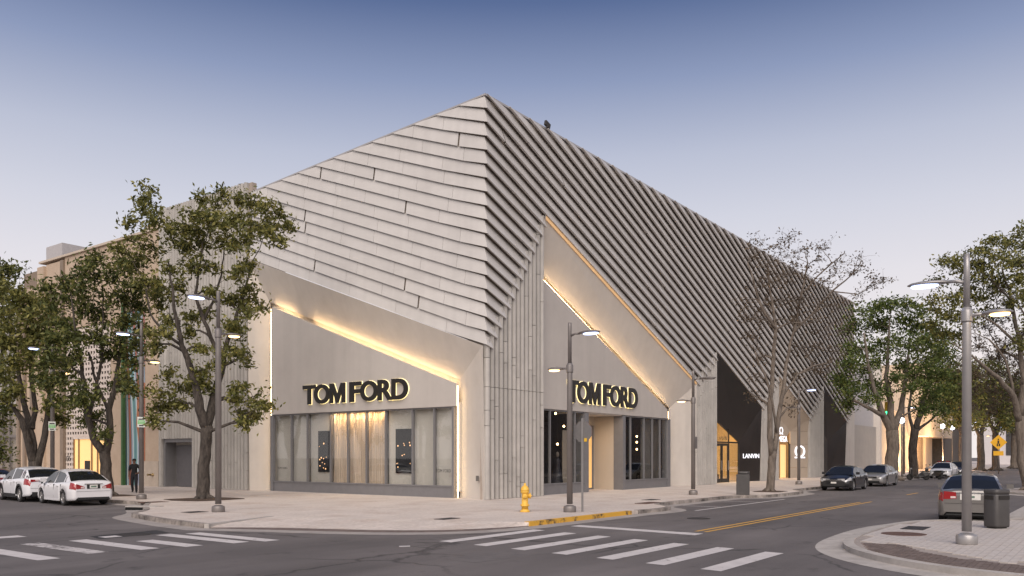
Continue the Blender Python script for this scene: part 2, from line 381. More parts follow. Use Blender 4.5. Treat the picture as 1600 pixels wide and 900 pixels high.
def offset(poly, d):
    out = []
    for i, p in enumerate(poly):
        p = Vector(p); a = Vector(poly[i-1]) if i else None; b = Vector(poly[i+1]) if i < len(poly)-1 else None
        ns = []
        for q0, q1 in ((a, p), (p, b)):
            if q0 is None or q1 is None: continue
            t = (q1-q0).normalized(); ns.append(Vector((-t.y, t.x)))
        n = sum(ns, Vector((0, 0))).normalized()
        k = 1/max(.4, n.dot(ns[0]))
        out.append((p.x+n.x*d*k, p.y+n.y*d*k))
    return out
def resample(poly, step):
    out = [poly[0]]
    for a_, b_ in zip(poly, poly[1:]):
        L_ = math.dist(a_, b_); n = max(1, int(L_/step))
        if L_ > 60: n = 1
        for i in range(1, n+1): out.append((a_[0]+(b_[0]-a_[0])*i/n, a_[1]+(b_[1]-a_[1])*i/n))
    return out
def strip(name, poly, d0, d1, z0, z1, m, jit=0., zb=None):
    """flat or raised band following a line, from offset d0 to d1"""
    A, B = offset(poly, d0), offset(poly, d1); mb = MB(); r = random.Random(len(poly))
    for i in range(len(poly)-1):
        f = [(A[i][0], A[i][1], z0), (B[i][0], B[i][1], z1), (B[i+1][0], B[i+1][1], z1), (A[i+1][0], A[i+1][1], z0)]
        if zb is None: mb.quad(*f)
        else: mb.prism(f, [(p[0], p[1], zb) for p in f])
    o = mb.build(name, m); tag(o, kind='structure'); return o
# kerbs: line direction runs with the street on the left, so +offset = towards the street for OUT_R reversed etc.
KERBW = mat('kerb_worn', (.05, .042, .038), .9, col2=(.42, .37, .33), scale=1.7, bump=.5, bscale=12)
yellow_kerb = mat('kerb_yellow_paint', (.60, .33, .035), .7, col2=(.62, .36, .05), scale=2)
m = yellow_kerb; nt = m.node_tree       # chipped paint: stone shows through
r_ = [n for n in nt.nodes if n.type == 'VALTORGB'][0]
r_.color_ramp.elements[0].position = .36; r_.color_ramp.elements[0].color = (.07, .05, .035, 1)
r_.color_ramp.elements[1].position = .46; r_.color_ramp.elements[1].color = (.62, .34, .04, 1)
kr = resample([p for p in OUT_R if p[0] >= -2.6], .9); strip('kerb', kr, -.16, .03, .012, .012, KERBW, zb=RZ-.05)
ky = resample([p for p in OUT_R if p[0] <= -2.4], .8); strip('yellow_kerb', ky, -.16, .035, .013, .013, yellow_kerb, zb=RZ-.05)
kl = resample(OUT_L, .8); strip('kerb', kl, -.16, .03, .012, .012, KERBW, zb=RZ-.05)
wg = [(-11.9, -.6), (-12.9, -.95), (-13.9, -1.28), (-14.9, -1.6)]; strip('kerb', wg, -.02, .16, .010, .010, CONC, zb=RZ-.02)
gl = resample(OUT_R[:-1]+CORN[:-1]+OUT_L, 1.); strip('gutter', gl, .02, .62, RZ+.012, RZ+.004, GUTT)

# far-side pavement with its kerb line, island corner at the right
ISL = [(300, -20.0), (33, -20.0), (31, -18.4), (29.5, -17.2), (24, -17.2), (22.4, -18.4), (20.5, -20.0), (1.6, -20.0), (.5, -19.3), (-.6, -17.95), (-1.8, -17.45), (-4.1, -17.15), (-7.6, -17.3), (-9.3, -17.6),
       (-10.6, -18.2), (-11.8, -19.2), (-12.6, -20.4), (-13.0, -22.0), (-13.2, -60)]
ISL = chaikin(ISL)
PAVR = paving('island_stone', (.50, .455, .42), (.45, .41, .38), (.40, .34, .30), .6, .3)
MORT = mat('paver_joint', (.30, .26, .235), .9, var=.15)
ip = ISL+[(300, -60)]
isl = MB().prism([(x, y, -.022) for x, y in ip], [(x, y, -.4) for x, y in ip]).build('far_pavement', MORT); tag(isl, kind='structure')
rev = ISL[::-1]
strip('kerb', resample(rev, .9), -.22, .01, -.002, -.004, CONC, zb=RZ-.05)
strip('gutter', resample(rev, .9), .01, .6, RZ+.014, RZ+.004, CONC)
def inside(p, poly):
    x, y = p; c = False; n = len(poly)
    for i in range(n):
        x1, y1 = poly[i]; x2, y2 = poly[(i+1) % n]
        if (y1 > y) != (y2 > y) and x < (x2-x1)*(y-y1)/(y2-y1)+x1: c = not c
    return c
RAMPZ = [(-9.0, -18.0), (-10.5, -18.5), (-11.6, -19.4), (-12.3, -20.6), (-12.7, -22.2), (-12.7, -24), (-12.0, -24), (-11.6, -21.8), (-10.9, -20.2), (-10.0, -19.3), (-9.0, -18.8)]
ipc = offset(rev, -.24)
ipc_poly = ipc+[(300, -60)]
slab = MB().box(-.297, .297, -.147, .147, -.05, 0)
slab_me = slab.mesh('paver', PAVR)
k = 0
for j in range(0, 24):
    y = -17.4-.3*j
    for i in range(-24, 14):
        x = i*.6+(.3 if j % 2 else 0)
        cs = [(x+dx, y+dy) for dx in (-.3, .3) for dy in (-.15, .15)]
        if not all(inside(c, ipc_poly) for c in cs) or any(inside(c, RAMPZ) for c in cs): continue
        d = depth_of(x, y); px = 800+F*((Vector((x, y, 0))-CAM).dot(RGT))/d
        if px > 1640 or d < 11 or k >= 300: continue
        o = bpy.data.objects.new('paver', slab_me); C.objects.link(o); o.parent = isl
        o.location = (x, y, rnd.uniform(-.004, .001)); o.rotation_euler = (rnd.uniform(-.002, .002), rnd.uniform(-.003, .003), rnd.uniform(-.004, .004)); k += 1
bb = MB()
for j in range(80):
    for i in range(60):
        x = -13.0+i*.105; y = -24.2+j*.105
        if inside((x, y), RAMPZ):
            z = rnd.uniform(-.012, -.004); bb.box(x-.048, x+.048, y-.048, y+.048, -.05, z)
o = bb.raw('ramp_bricks', DPAV, isl); tag(o, kind='stuff')

# painted markings
def road_paint(name, col, wear):
    m = mat(name, col, .75, col2=tuple(c*1.2 for c in col), scale=3.0); nt = m.node_tree; bs = nt.nodes['Principled BSDF']
    old = bs.inputs['Base Color'].links[0].from_socket
    t = nt.nodes.new('ShaderNodeTexCoord'); n = nt.nodes.new('ShaderNodeTexNoise'); n.inputs['Scale'].default_value = 4.5; n.inputs['Detail'].default_value = 9; n.inputs['Roughness'].default_value = .75
    nt.links.new(t.outputs['Object'], n.inputs[0]); r = nt.nodes.new('ShaderNodeMapRange'); r.inputs[1].default_value = wear; r.inputs[2].default_value = wear+.07
    nt.links.new(n.outputs[0], r.inputs[0]); mi = nt.nodes.new('ShaderNodeMix'); mi.data_type = 'RGBA'
    nt.links.new(r.outputs[0], mi.inputs[0]); nt.links.new(old, mi.inputs[6]); mi.inputs[7].default_value = (.14, .125, .12, 1); nt.links.new(mi.outputs[2], bs.inputs['Base Color'])
    return m
PAINT = road_paint('road_paint_white', (.48, .45, .44), .60)
PAINTO = road_paint('road_paint_worn', (.45, .42, .41), .50)
PAINTY = road_paint('road_paint_yellow', (.50, .28, .055), .585)
MZ = RZ+.004
def mark(name, poly, m, z=MZ): sheet(name, poly, z, m)
for i in range(7):
    y = -9.55-1.19*i; sk = .205*(y+9.55)
    mark('crosswalk_stripe', [(-13.6+sk*.6, y-.2), (-9.6+sk, y-.2), (-9.55+sk, y+.22), (-13.55+sk*.6, y+.22)], PAINT)
for i, (x, y0, y1, mm_) in enumerate([(-15.9, -6.0, -2.6, PAINT), (-16.6, -5.75, -2.35, PAINT), (-17.72, -5.55, -3.4, PAINT), (-18.65, -5.3, -2.0, PAINT), (-19.7, -5.1, -1.85, PAINTO), (-20.85, -5.4, -2.2, PAINT), (-22.0, -5.2, -1.9, PAINT)]):
    mark('crosswalk_stripe', [(x-.22, y0), (x+.22, y0), (x+.22, y1), (x-.22, y1)], mm_)
mark('crosswalk_stripe', [(-17.95, -2.0), (-17.5, -2.0), (-17.5, -1.6), (-17.95, -1.6)], PAINT)
mark('stop_line', [(-7.55, -9.6), (-8.05, -9.6), (-8.45, -13.7), (-7.9, -13.7)], PAINT)
mark('stop_line', [(-19.0, -.1), (-24.5, .5), (-24.5, 1.0), (-19.0, .45)], PAINT)
for dy in (-.14, .14):
    mark('yellow_line', [(-7.4, -13.4+dy-.06), (10.6-dy*3, -13.4+dy-.06), (10.6-dy*3, -13.4+dy+.06), (-7.4, -13.4+dy+.06)], PAINTY)
    mark('yellow_line', [(-19.3+dy-.06, 1.2), (-19.3+dy+.06, 1.2), (-19.3+dy+.06, 60), (-19.3+dy-.06, 60)], PAINTY)
for x in (14, 26, 38, 50): mark('yellow_line', [(x+5, -13.5), (x+8, -13.5), (x+8, -13.38), (x+5, -13.38)], PAINTY)
mark('bay_line', [(.6, -9.75), (10.8, -9.75), (10.8, -9.62), (.6, -9.62)], PAINT)
for x in (3.2, 7.6): mark('bay_line', [(x, -9.6), (x+.12, -9.6), (x+.12, -7.95), (x, -7.95)], PAINT)
mark('road_patch', [(-18.2, -2.2), (-16.2, -2.0), (-16.0, -1.0), (-18.0, -1.3)], mat('asphalt_patch', (.03, .028, .03), .8, var=.2), RZ+.0035)
PATCH2 = mat('asphalt_patch_pale', (.12, .108, .105), .85, var=.15, scale=5)
mark('road_patch', [(-16.2, -12.6), (-13.9, -12.9), (-13.8, -11.9), (-16.1, -11.6)], MATS['asphalt_patch'] if False else PATCH2, RZ+.003)
mark('road_patch', [(1.0, -12.2), (6.5, -12.3), (6.5, -11.5), (1.0, -11.4)], PATCH2, RZ+.003)
mark('lane_stud', [(-14.9, -9.3), (-14.7, -9.45), (-14.85, -9.6), (-15.05, -9.45)], PAINT)

# concrete pieces in the pavement: inlets, covers, tree pits
def inlet(label, x, y, rz):
    t = empty('storm_drain', (x, y, 0), rz); tag(t, label, 'drain')
    bevel(MB().box(-.65, .65, -.02, .55, -.05, .022).build('lid', RUST if x > 0 else CONC, t), .01)
    MB().box(-.6, .6, -.07, -.022, -.125, -.015).build('opening', mat('drain_black', (.004, .004, .004), 1, var=.2), t)
inlet('kerb inlet with dark slot beside the parking bay near shop windows', 2.0, -7.25, 0)
inlet('kerb inlet with dark slot beside the pale car in the left street', -11.75, 7.4, math.radians(-66))
def cover(label, x, y, r, m, ry=None, rz=0):
    t = tag(MB().lathe([(r, -.02), (r, .008), (r*.93, .012), (r*.9, .006), (.01, .009)], 28).build('manhole_cover', m), label, 'manhole cover')
    t.location = (x, y, 0.0); t.scale = (1, 1, 1); return t
o = cover('round dark manhole cover in the left street beside the crosswalk', -17.05, -1.75, .42, IRON); o.location.z = RZ+.002
o = cover('round dark manhole cover in the roadway beyond the stop line', -3.0, -11.4, .38, IRON); o.location.z = RZ+.002
cover('round rusty manhole cover on the near right pavement', -6.3, -18.3, .52, RUST)
t = tag(bevel(MB().box(-.55, .55, -.28, .28, -.02, .012).build('utility_cover', IRON), .006), 'dark rectangular utility cover on the near right pavement', 'utility cover'); t.location = (-4.3, -18.2, 0)
t = tag(bevel(MB().box(-.4, .4, -.2, .2, -.02, .012).build('utility_cover', IRON), .006), 'small dark cover plate in the corner pavement before the large window', 'utility cover'); t.location = (-9.3, -5.9, 0)
t = tag(bevel(MB().box(-.35, .35, -.3, .3, -.02, .012).build('utility_cover', IRON), .006), 'cover plate beside the front left lamp post', 'utility cover'); t.location = (-12.2, 3.1, 0)
t = tag(bevel(MB().box(-.5, .5, -.35, .35, -.02, .012).build('utility_cover', RUST), .006), 'cover plate behind the drain on the left pavement', 'utility cover'); t.location = (-9.7, 10.0, 0)
t = tag(bevel(MB().box(-.45, .45, -.25, .25, -.02, .012).build('utility_cover', IRON), .006), 'dark cover plate behind the kerb inlet by the parking bay', 'utility cover'); t.location = (4.4, -5.9, 0)
def pit(x, y, sx_, sy_):
    mb = MB(); n = 20; r = random.Random(int(x*10))
    vs = [(x, y, .05)]+[(x+sx_*math.copysign(abs(math.cos(t_))**.5, math.cos(t_))*r.uniform(.9, 1.05), y+sy_*math.copysign(abs(math.sin(t_))**.5, math.sin(t_))*r.uniform(.9, 1.05), .006) for t_ in [2*math.pi*i/n for i in range(n)]]
    mb.add(vs, [(0, i+1, (i+1) % n+1) for i in range(n)])
    o = mb.build('tree_pit', SOIL); tag(o, kind='structure')

# ------------------------------------------------------------------ the pleated corner building
# world axes: x runs along the right facade (y = 0), y along the left facade (x = 0); d = distance out of the wall
ROOF, PITCH, PROUD = 17.83, .612, .24
SR, SL, RDROP = .39, .37, .07           # slope of the slats on the right and left faces, fall of the left roof line
bld = empty('corner_building', (0, 0, 0))
tag(bld, 'large pale pleated-metal corner building with pointed roof ridge and glowing shopfronts', 'building')
def R3(u, d, z): return Vector((u, -d, z))
def L3(v, d, z): return Vector((-d, v, z))
def RP(u, z, d):                        # a point measured on the right facade plane, moved to depth d along its sight line
    s = (22.72-d)/22.72
    return Vector((CAM.x+(u-CAM.x)*s, -d, (1.95+(z-1.95)*s) if z > 0 else 0))
def LP(v, z, d):
    s = (28.68-d)/28.68
    return Vector((-d, CAM.y+(v-CAM.y)*s, (1.95+(z-1.95)*s) if z > 0 else 0))
def clip(poly, f):                       # keep f(p) >= 0
    out = []
    for i, p in enumerate(poly):
        q = poly[(i+1) % len(poly)]; a_, b_ = f(p), f(q)
        if a_ >= 0: out.append(p)
        if (a_ >= 0) != (b_ >= 0):
            t = a_/(a_-b_); out.append((p[0]+(q[0]-p[0])*t, p[1]+(q[1]-p[1])*t))
    return out
def shingle(poly, zt, slope, to3, proud, other):
    """tilted plate: flush at its upper edge, proud at its lower edge; mitred at the ridge"""
    fr, bk = [], []
    for (u, z) in poly:
        f_ = max(0, min(1, (zt(u)-z)/PITCH)); d = .015+proud*f_
        at = abs(u) < 1e-4; uu = -(.015+other*f_) if at else u
        fr.append(to3(uu, d, z)); bk.append(to3(uu+(.02 if at else 0), d-.022, z))
    return fr, bk
def lip(mb, poly, zt, slope, to3, proud, other, depth):
    """the folded return along a plate's lower edge"""
    low = [p for p in poly if abs(zt(p[0])-PITCH-p[1]) < 1e-3]
    if len(low) < 2: return
    (ua, za), (ub, zb) = min(low), max(low)
    q = []
    for u, z in ((ua, za), (ub, zb)):
        at = abs(u) < 1e-4
        q.append((to3(-(.013+other) if at else u, .012+proud, z+.001), to3(-(.013+other-depth) if at else u, .012+proud-depth, z+.001)))
    p = [q[0][0], q[1][0], q[1][1], q[0][1]]
    mb.prism(p, [v_+Vector((0, 0, .02)) for v_ in p])
PL = .095
# --- right face slats: (intercept at the ridge) -> where each slat ends
def nz(k, u): return ROOF-PITCH*k-SR*u          # height of slat line k at u
BANDS = [((0, 6.81), (4.55, nz(4, 4.55))), ((22.2, nz(4, 22.2)), (25.7, nz(-2, 25.7))), ((34.31, nz(-2, 34.31)), (38.44, nz(-9, 38.44))), ((46.41, nz(-9, 46.41)), (50.88, nz(-17, 50.88))), ((58.6, nz(-17, 58.6)), (62.3, 8.0))]
ic = lambda p: p[1]+SR*p[0]
UEND = 62.3
rs = random.Random(3)
def joints(a0, a1, step, r):
    out = [a0]; x = a0+r.uniform(.35, 1.0)*step
    while x < a1-.5:
        out.append(x); x += step*r.uniform(.75, 1.2)
    return out+[a1]
kk = 0
for k in range(18, -42, -1):
    A = ROOF-PITCH*(k-1)                 # top line intercept; bottom line is A - PITCH
    zt = lambda u, A=A: A-SR*u
    mid = A-PITCH*.5
    u0 = max(0., (A-PITCH-ROOF)/SR)
    fold = None
    for (pa, pb) in BANDS:
        if ic(pa)-.01 <= mid <= ic(pb)+.01: fold = (pa, pb); break
    if fold:
        (ua, za), (ub, zb) = fold; sl = (zb-za)/(ub-ua)
        u1 = min(ub, (A-za+sl*ua)/(SR+sl)+.02)
        # stepped end: slat stops square to its own flute
        uf = ((A-PITCH*.5)-za+sl*ua)/(SR+sl); u1 = min(uf+.165, ub)
    else: u1 = UEND
    if u1-u0 < .3: continue
    js = joints(u0, u1, 3.2 if u0 < 26 else 5.0, rs)
    for a_, b_ in zip(js, js[1:]):
        g = .028 if rs.random() > .14 else .10
        b2 = b_-(g if b_ < u1 else 0)
        poly = [(a_, zt(a_)), (b2, zt(b2)), (b2, zt(b2)-PITCH), (a_, zt(a_)-PITCH)]
        poly = clip(poly, lambda p: ROOF-p[1])
        if len(poly) < 3: continue
        fr, bk = shingle(poly, zt, SR, R3, PROUD, PL); mb = MB().prism(fr, bk); lip(mb, poly, zt, SR, R3, PROUD, PL, .11)
        mb.build('slat_panel', CLADR, bld); kk += 1
# --- left face shingles
VEND = 16.75
for k in range(0, 30):
    A = ROOF-PITCH*(k-1)
    if k > 18: break
    zt = lambda v, A=A: A+SL*v
    v1 = min(VEND, (ROOF-(A-PITCH))/(SL+RDROP))
    if v1 < .25: continue
    js = joints(0, v1, 2.7, rs)
    for a_, b_ in zip(js, js[1:]):
        g = .017 if rs.random() > .15 else .10
        b2 = b_-(g if b_ < v1 else 0)
        poly = [(a_, zt(a_)), (b2, zt(b2)), (b2, zt(b2)-PITCH), (a_, zt(a_)-PITCH)]
        poly = clip(poly, lambda p: ROOF-RDROP*p[0]-p[1])
        if len(poly) < 3: continue
        fr, bk = shingle(poly, zt, SL, L3, PL, PROUD); mb = MB().prism(fr, bk); lip(mb, poly, zt, SL, L3, PL, PROUD, .03)
        mb.build('cladding_panel', CLAD, bld)
# extra rows whose lower edges start past the ridge line on the left top are covered by the loop (k = 0)
# --- dark core behind the cladding, roof cap
core = MB()
def core_r(u0, u1, za, zb):
    core.prism([R3(u0, -.052, za), R3(u1, -.052, zb), R3(u1, -.052, ROOF-.06), R3(u0, -.052, ROOF-.06)], [R3(u0, -.3, za), R3(u1, -.3, zb), R3(u1, -.3, ROOF-.06), R3(u0, -.3, ROOF-.06)])
for i, (pa, pb) in enumerate(BANDS):
    core_r(pa[0]+.06, pb[0]-.01, 0, 0)
    if i < 4: core_r(pb[0]+.01, BANDS[i+1][0][0]-.01, pb[1]+.05, BANDS[i+1][0][1]+.05)
core.prism([L3(.06, -.052, 6.8), L3(VEND-.05, -.052, 13.0), L3(VEND-.05, -.052, ROOF-RDROP*VEND-.06), L3(.06, -.052, ROOF-.06)], [L3(.06, -.3, 6.8), L3(VEND-.05, -.3, 13.0), L3(VEND-.05, -.3, ROOF-RDROP*VEND-.06), L3(.06, -.3, ROOF-.06)])
core.build('core_wall', CORE, bld)
MB().prism([(.3, .3, ROOF-.15), (UEND, .3, ROOF-.15), (UEND, 26, ROOF-.15), (.4, 26, ROOF-.6), (.4, 16.7, ROOF-1.25)], [(.3, .3, ROOF-.6), (UEND, .3, ROOF-.6), (UEND, 26, ROOF-.6), (.4, 26, ROOF-1.0), (.4, 16.7, ROOF-1.9)]).build('roof', STUC, bld)
CAP = mat('roof_cap', (.42, .40, .39), .4, .3, var=.05)
cp = MB()
cp.prism([R3(-.06, .08, ROOF+.01), R3(UEND, .08, ROOF+.01), R3(UEND, .08, ROOF+.10), R3(-.06, .08, ROOF+.10)], [R3(.2, -.3, ROOF+.01), R3(UEND, -.3, ROOF+.01), R3(UEND, -.3, ROOF+.10), R3(.2, -.3, ROOF+.10)])
cp.build('roof_edge', CAP, bld)
MB().prism([L3(-.08, .06, ROOF+.012), L3(VEND, .06, ROOF-RDROP*VEND+.012), L3(VEND, .06, ROOF-RDROP*VEND+.09), L3(-.08, .06, ROOF+.09)], [L3(.3, -.3, ROOF+.012), L3(VEND, -.3, ROOF-RDROP*VEND+.012), L3(VEND, -.3, ROOF-RDROP*VEND+.09), L3(.3, -.3, ROOF+.09)]).build('roof_edge', CAP, bld)
rbx = empty('roof_floodlight', (4.7, -.15, ROOF+.1)); tag(rbx, 'small dark box light fixed on the right roof edge near the peak', 'floodlight')
MB().box(-.05, .05, -.05, .05, 0, .15).build('bracket', POLE, rbx)
bevel(MB().box(-.20, .20, -.06, .06, -.12, .12, Matrix.Translation((.03, 0, .12)) @ Matrix.Rotation(.3, 4, 'Y')).build('housing', IRON, rbx), .008)

# --- vertical flutes: each flute is stacked from lengths with small joints
FW = .325
def flute_piece(to3, u, w, z0, z1, ztop_slope=0., parent=None, mb=None):
    # slanted saw profile: deep on one edge, flush on the other, rounded nose
    prof = [(0, -.05), (0, .09), (.035, .155), (w*.34, .19), (w*.56, .165), (w*.72, .09), (w*.76, -.0), (w*.76, -.05)]
    top = [to3(u+p, d, z1+ztop_slope*p) for p, d in prof]; bot = [to3(u+p, d, z0) for p, d in prof]
    if mb is not None: mb.prism(top, bot); return None
    return MB().prism(top, bot).build('flute', FLUT, parent)
rf = random.Random(11)
for bi, (pa, pb) in enumerate(BANDS[:4]):
    n = max(6, round((pb[0]-pa[0])/FW)); w = (pb[0]-pa[0])/n
    mb = None if bi == 0 else MB()
    for i in range(n):
        u = pa[0]+i*w; sl = (pb[1]-pa[1])/(pb[0]-pa[0])
        zt_ = pa[1]+sl*(i+.5)*w+.12
        zs = [0.01]+sorted(rf.uniform(.4, zt_-.4) for _ in range(2 if bi else 3))+[zt_]
        if bi == 0: zs = sorted(zs+[5.0]); zs = [z for i_, z in enumerate(zs) if i_ == 0 or z-zs[i_-1] > .3]; zs[-1] = zt_
        for a_, b_ in zip(zs, zs[1:]): flute_piece(R3, u, w, a_, b_-.02 if b_ < zt_ else b_, 0, bld, mb)
    if mb is not None: mb.build('fluted_band', FLUT, bld)
# left fluted wall (between the shop and the neighbour), with a door recess
FL0, FL1, FTOP = 16.95, 26.0, 17.35
n = 30; w = (FL1-FL0)/n
for i in range(n):
    v = FL0+i*w
    zb_ = 3.0 if 22.25 < v+w*.5 < 25.75 else .01
    zs = [zb_]+sorted(rf.uniform(zb_+.5, 16.) for _ in range(4))+[FTOP]
    mb = MB()
    for a_, b_ in zip(zs, zs[1:]): flute_piece(lambda p, d, z: L3(2*v+w-p, d-.05, z), v, w, a_, b_-.02 if b_ < FTOP else b_, 0, None, mb)
    mb.build('flute', FLUT, bld)
MB().box(.1, .4, FL0-.2, 22.2, 0, FTOP).box(.1, .4, 25.8, FL1, 0, FTOP).box(.1, .4, 22.2, 25.8, 3.0, FTOP).build('back_wall', CORE, bld)
# service door: deep grey reveal, dark leaf, pale jamb
sdr = MB().box(.10, .9, 25.55, 25.78, 0, 3.0).box(.10, .9, 22.22, 22.42, 0, 3.0).box(.10, .9, 22.42, 25.55, 2.78, 3.0).build('door_frame', FRAM, bld)
MB().box(.86, .9, 22.42, 25.55, 0, 2.78).build('reveal_wall', STUC, sdr)
dl = MB().box(.70, .76, 23.1, 25.3, .02, 2.6).build('service_door', mat('door_grey', (.105, .10, .105), .6, var=.08), bld)
MB().box(.66, .70, 23.2, 23.28, 1.0, 1.2).build('handle', POLEL, dl)

# --- left niche (big window)
D_IN, D_PAN = -.75, -.30
O = [L3(0.0, .0, 0), L3(0.0, .17, 6.79), L3(16.85, .17, 13.02), L3(16.85, .0, 0)]
I = [LP(1.42, 0, D_IN), LP(1.42, 5.38, D_IN), LP(15.05, 10.40, D_IN), LP(15.05, 0, D_IN)]
def slab3(name, pts, m, parent, th, nrm):
    pts = [Vector(p) for p in pts]; n = Vector(nrm)*th
    return MB().prism(pts, [p+n for p in pts]).build(name, m, parent)
slab3('niche_surround', [O[0], O[1], I[1], I[0]], STUC, bld, .06, (1, 0, 0))
slab3('niche_surround', [O[1], O[2], I[2], I[1]], STUC, bld, .06, (1, 0, .0))
slab3('niche_surround', [O[2], O[3], I[3], I[2]], STUC, bld, .06, (1, 0, 0))
slab3('niche_back', [L3(0.8, -1.0, 4.35), L3(.8, -1.0, 7.), L3(16.5, -1.0, 12.), L3(16.5, -1.0, 4.35)], STUC, bld, .05, (1, 0, 0))
pan = [LP(1.63, 4.2, D_PAN), LP(1.63, 5.2, D_PAN), LP(14.85, 10.09, D_PAN), LP(14.85, 4.2, D_PAN)]
pl = slab3('shop_panel', pan, PANL, bld, .12, (1, 0, 0))
def led(a, b, w=.09):
    return MB().tube([a, b], w*.5, 6).build('light_strip', LED, bld)
def lp2(v, z): return LP(v, z, -.56)
led(lp2(14.75, 10.05-.02), lp2(13.0, 9.40-.02), .06); led(lp2(11.7, 8.92-.02), lp2(1.75, 5.24-.02), .06)
def led_soft(a, b, w): return MB().tube([a, b], w*.5, 6).build('light_strip', LEDV, bld)
led_soft(LP(1.545, 0.05, -.36), LP(1.545, 5.12, -.36), .05); led_soft(LP(14.93, 0.05, -.5), LP(14.93, 10., -.5), .03)
# glazing: base, sill, fins, panes, displays
GD = -.42
def LB(v0, v1, d0, d1, z0, z1): return (-d1, -d0, min(v0, v1), max(v0, v1), z0, z1)   # box args, d0<d1
def lv(v, d): return LP(v, 3, d).y
sf = MB().box(*LB(lv(1.72, GD), lv(14.8, GD), GD-.1, GD+.05, 0, .50)).build('storefront_base', FRAM, bld)
MB().box(*LB(lv(1.72, GD), lv(14.8, GD), GD-.14, GD+.09, .50, .56)).build('sill', FRAM, sf)
MB().box(*LB(lv(1.72, GD), lv(14.8, GD), GD-.12, GD+.04, 4.16, 4.24)).build('head_rail', FRAM, sf)
MB().box(*LB(lv(1.68, GD), lv(1.80, GD), GD-.06, GD+.12, 0, 4.19)).build('end_post', FRAM, sf)
MB().box(*LB(lv(14.62, GD), lv(14.84, GD), GD-.06, GD+.12, 0, 4.19)).build('end_post', FRAM, sf)
mv = [14.69, 13.17, 11.87, 10.06, 8.77, 7.43, 6.10, 4.32, 2.95, 1.76]
for v in mv[1:-1]:
    vv = lv(v, GD); MB().box(*LB(vv-.035, vv+.035, GD-.12, GD+.06, .56, 4.16)).build('fin', FRAM, sf)
for a_, b_ in zip(mv, mv[1:]):
    MB().box(*LB(lv(b_, GD)+.05, lv(a_, GD)-.05, GD-.02, GD-.005, .56, 4.16)).build('pane', GLASS, sf)
# display boxes behind the panes
DB = mat('display_board', (.52, .48, .43), .85, var=.04)
di = MB()
di.box(*LB(lv(1.7, GD), lv(14.8, GD), GD-1.6, GD-1.5, .3, 4.6)).box(*LB(lv(1.7, GD), lv(14.8, GD), GD-1.5, GD-.06, .3, .49)).box(*LB(lv(1.7, GD), lv(14.8, GD), GD-1.5, GD-.16, 4.28, 4.4))
di.box(*LB(lv(1.5, GD), lv(1.62, GD), GD-1.5, GD-.1, .3, 4.4)).box(*LB(lv(14.86, GD), lv(14.98, GD), GD-1.5, GD-.1, .3, 4.4))
di.build('display_shell', DB, bld)
for a_, b_ in ((14.9, 13.22), (13.12, 11.92), (11.62, 10.1), (5.9, 4.36), (4.28, 3.0), (2.9, 1.5)):
    MB().box(*LB(lv(b_, GD-.3), lv(a_, GD-.3), GD-.36, GD-.30, .52, 4.2)).build('display_board', DB, bld)
SCRM = mat('screen_black', (.004, .004, .005), .35, var=.2)
for a_, b_ in ((11.05, 10.16), (5.45, 4.40)):
    s_ = MB().box(*LB(lv(b_, GD-.22), lv(a_, GD-.22), GD-.29, GD-.22, 1.09, 3.26)).build('display_screen', SCRM, bld)
    r9 = random.Random(int(a_*10)); bm_ = MB()
    for _ in range(11):
        v = r9.uniform(lv(b_, GD-.22)+.08, lv(a_, GD-.22)-.08); z = r9.uniform(1.2, 2.6); rr = r9.uniform(.012, .04)
        bm_.box(*LB(v-rr, v+rr, GD-.219, GD-.215, z-rr, z+rr))
    bm_.build('screen_picture', mat('screen_spots', (1, .6, .3), .5, emit=(1, .55, .25), estr=1.6), s_)
CURT = mat('curtain', (.56, .46, .37), .8, var=.12, scale=2, stretch=(6, 6, .4))
va, vb = lv(6.16, GD-.3), lv(9.98, GD-.3); N = 250; vs = []
for i in range(N+1):
    v = va+(vb-va)*i/N
    for z, kz in ((.52, 1.), (2.4, .9), (4.25, .75)):
        d = GD-.42+.075*kz*math.sin(i*2*math.pi/9+1.3*math.sin(i*.13))+.02*math.sin(i*.55+z)
        vs.append(L3(v+.02*math.sin(z*2+i), d, z))
MB().add(vs, [(i*3+j, (i+1)*3+j, (i+1)*3+j+1, i*3+j+1) for i in range(N) for j in range(2)], True).build('curtain', CURT, bld)
for i in range(9): area_light('display_downlight', L3(va+(vb-va)*(i+.5)/9, GD-.18, 4.12), .07, 8, (1, .66, .33), (.20, 0, -1))
for v in (11.72, 5.98): area_light('display_downlight', L3(lv(v, GD-.5), GD-.35, 4.2), .08, 6, (1, .6, .28), (.1, 0, -1))
# small lettering printed on two panes
PRN = mat('print_dark', (.03, .03, .03), .6, var=.1)
def left_text(s, v_left, v_right, z0, z1, d, m, parent, name, th=.004):
    me = fit_mesh(text_mesh(s, m, .02), 0, v_left-v_right, 0, z1-z0, 0, th)
    o = bpy.data.objects.new(name, me); C.objects.link(o); o.parent = parent
    o.matrix_local = Matrix(((0, 0, -1, -d), (-1, 0, 0, v_left), (0, 1, 0, z0), (0, 0, 0, 1)))
    return o
def right_text(s, u0, u1, z0, z1, d, m, parent, name, th=.004, off=0., ext=.02):
    me = fit_mesh(text_mesh(s, m, ext, off), 0, u1-u0, 0, z1-z0, 0, th)
    o = bpy.data.objects.new(name, me); C.objects.link(o); o.parent = parent
    o.matrix_local = Matrix(((1, 0, 0, u0), (0, 0, -1, -d), (0, 1, 0, z0), (0, 0, 0, 1)))
    return o
left_text('TOM FORD', lv(2.86, GD), lv(1.95, GD), 1.17, 1.32, GD+.002, PRN, sf, 'window_lettering')
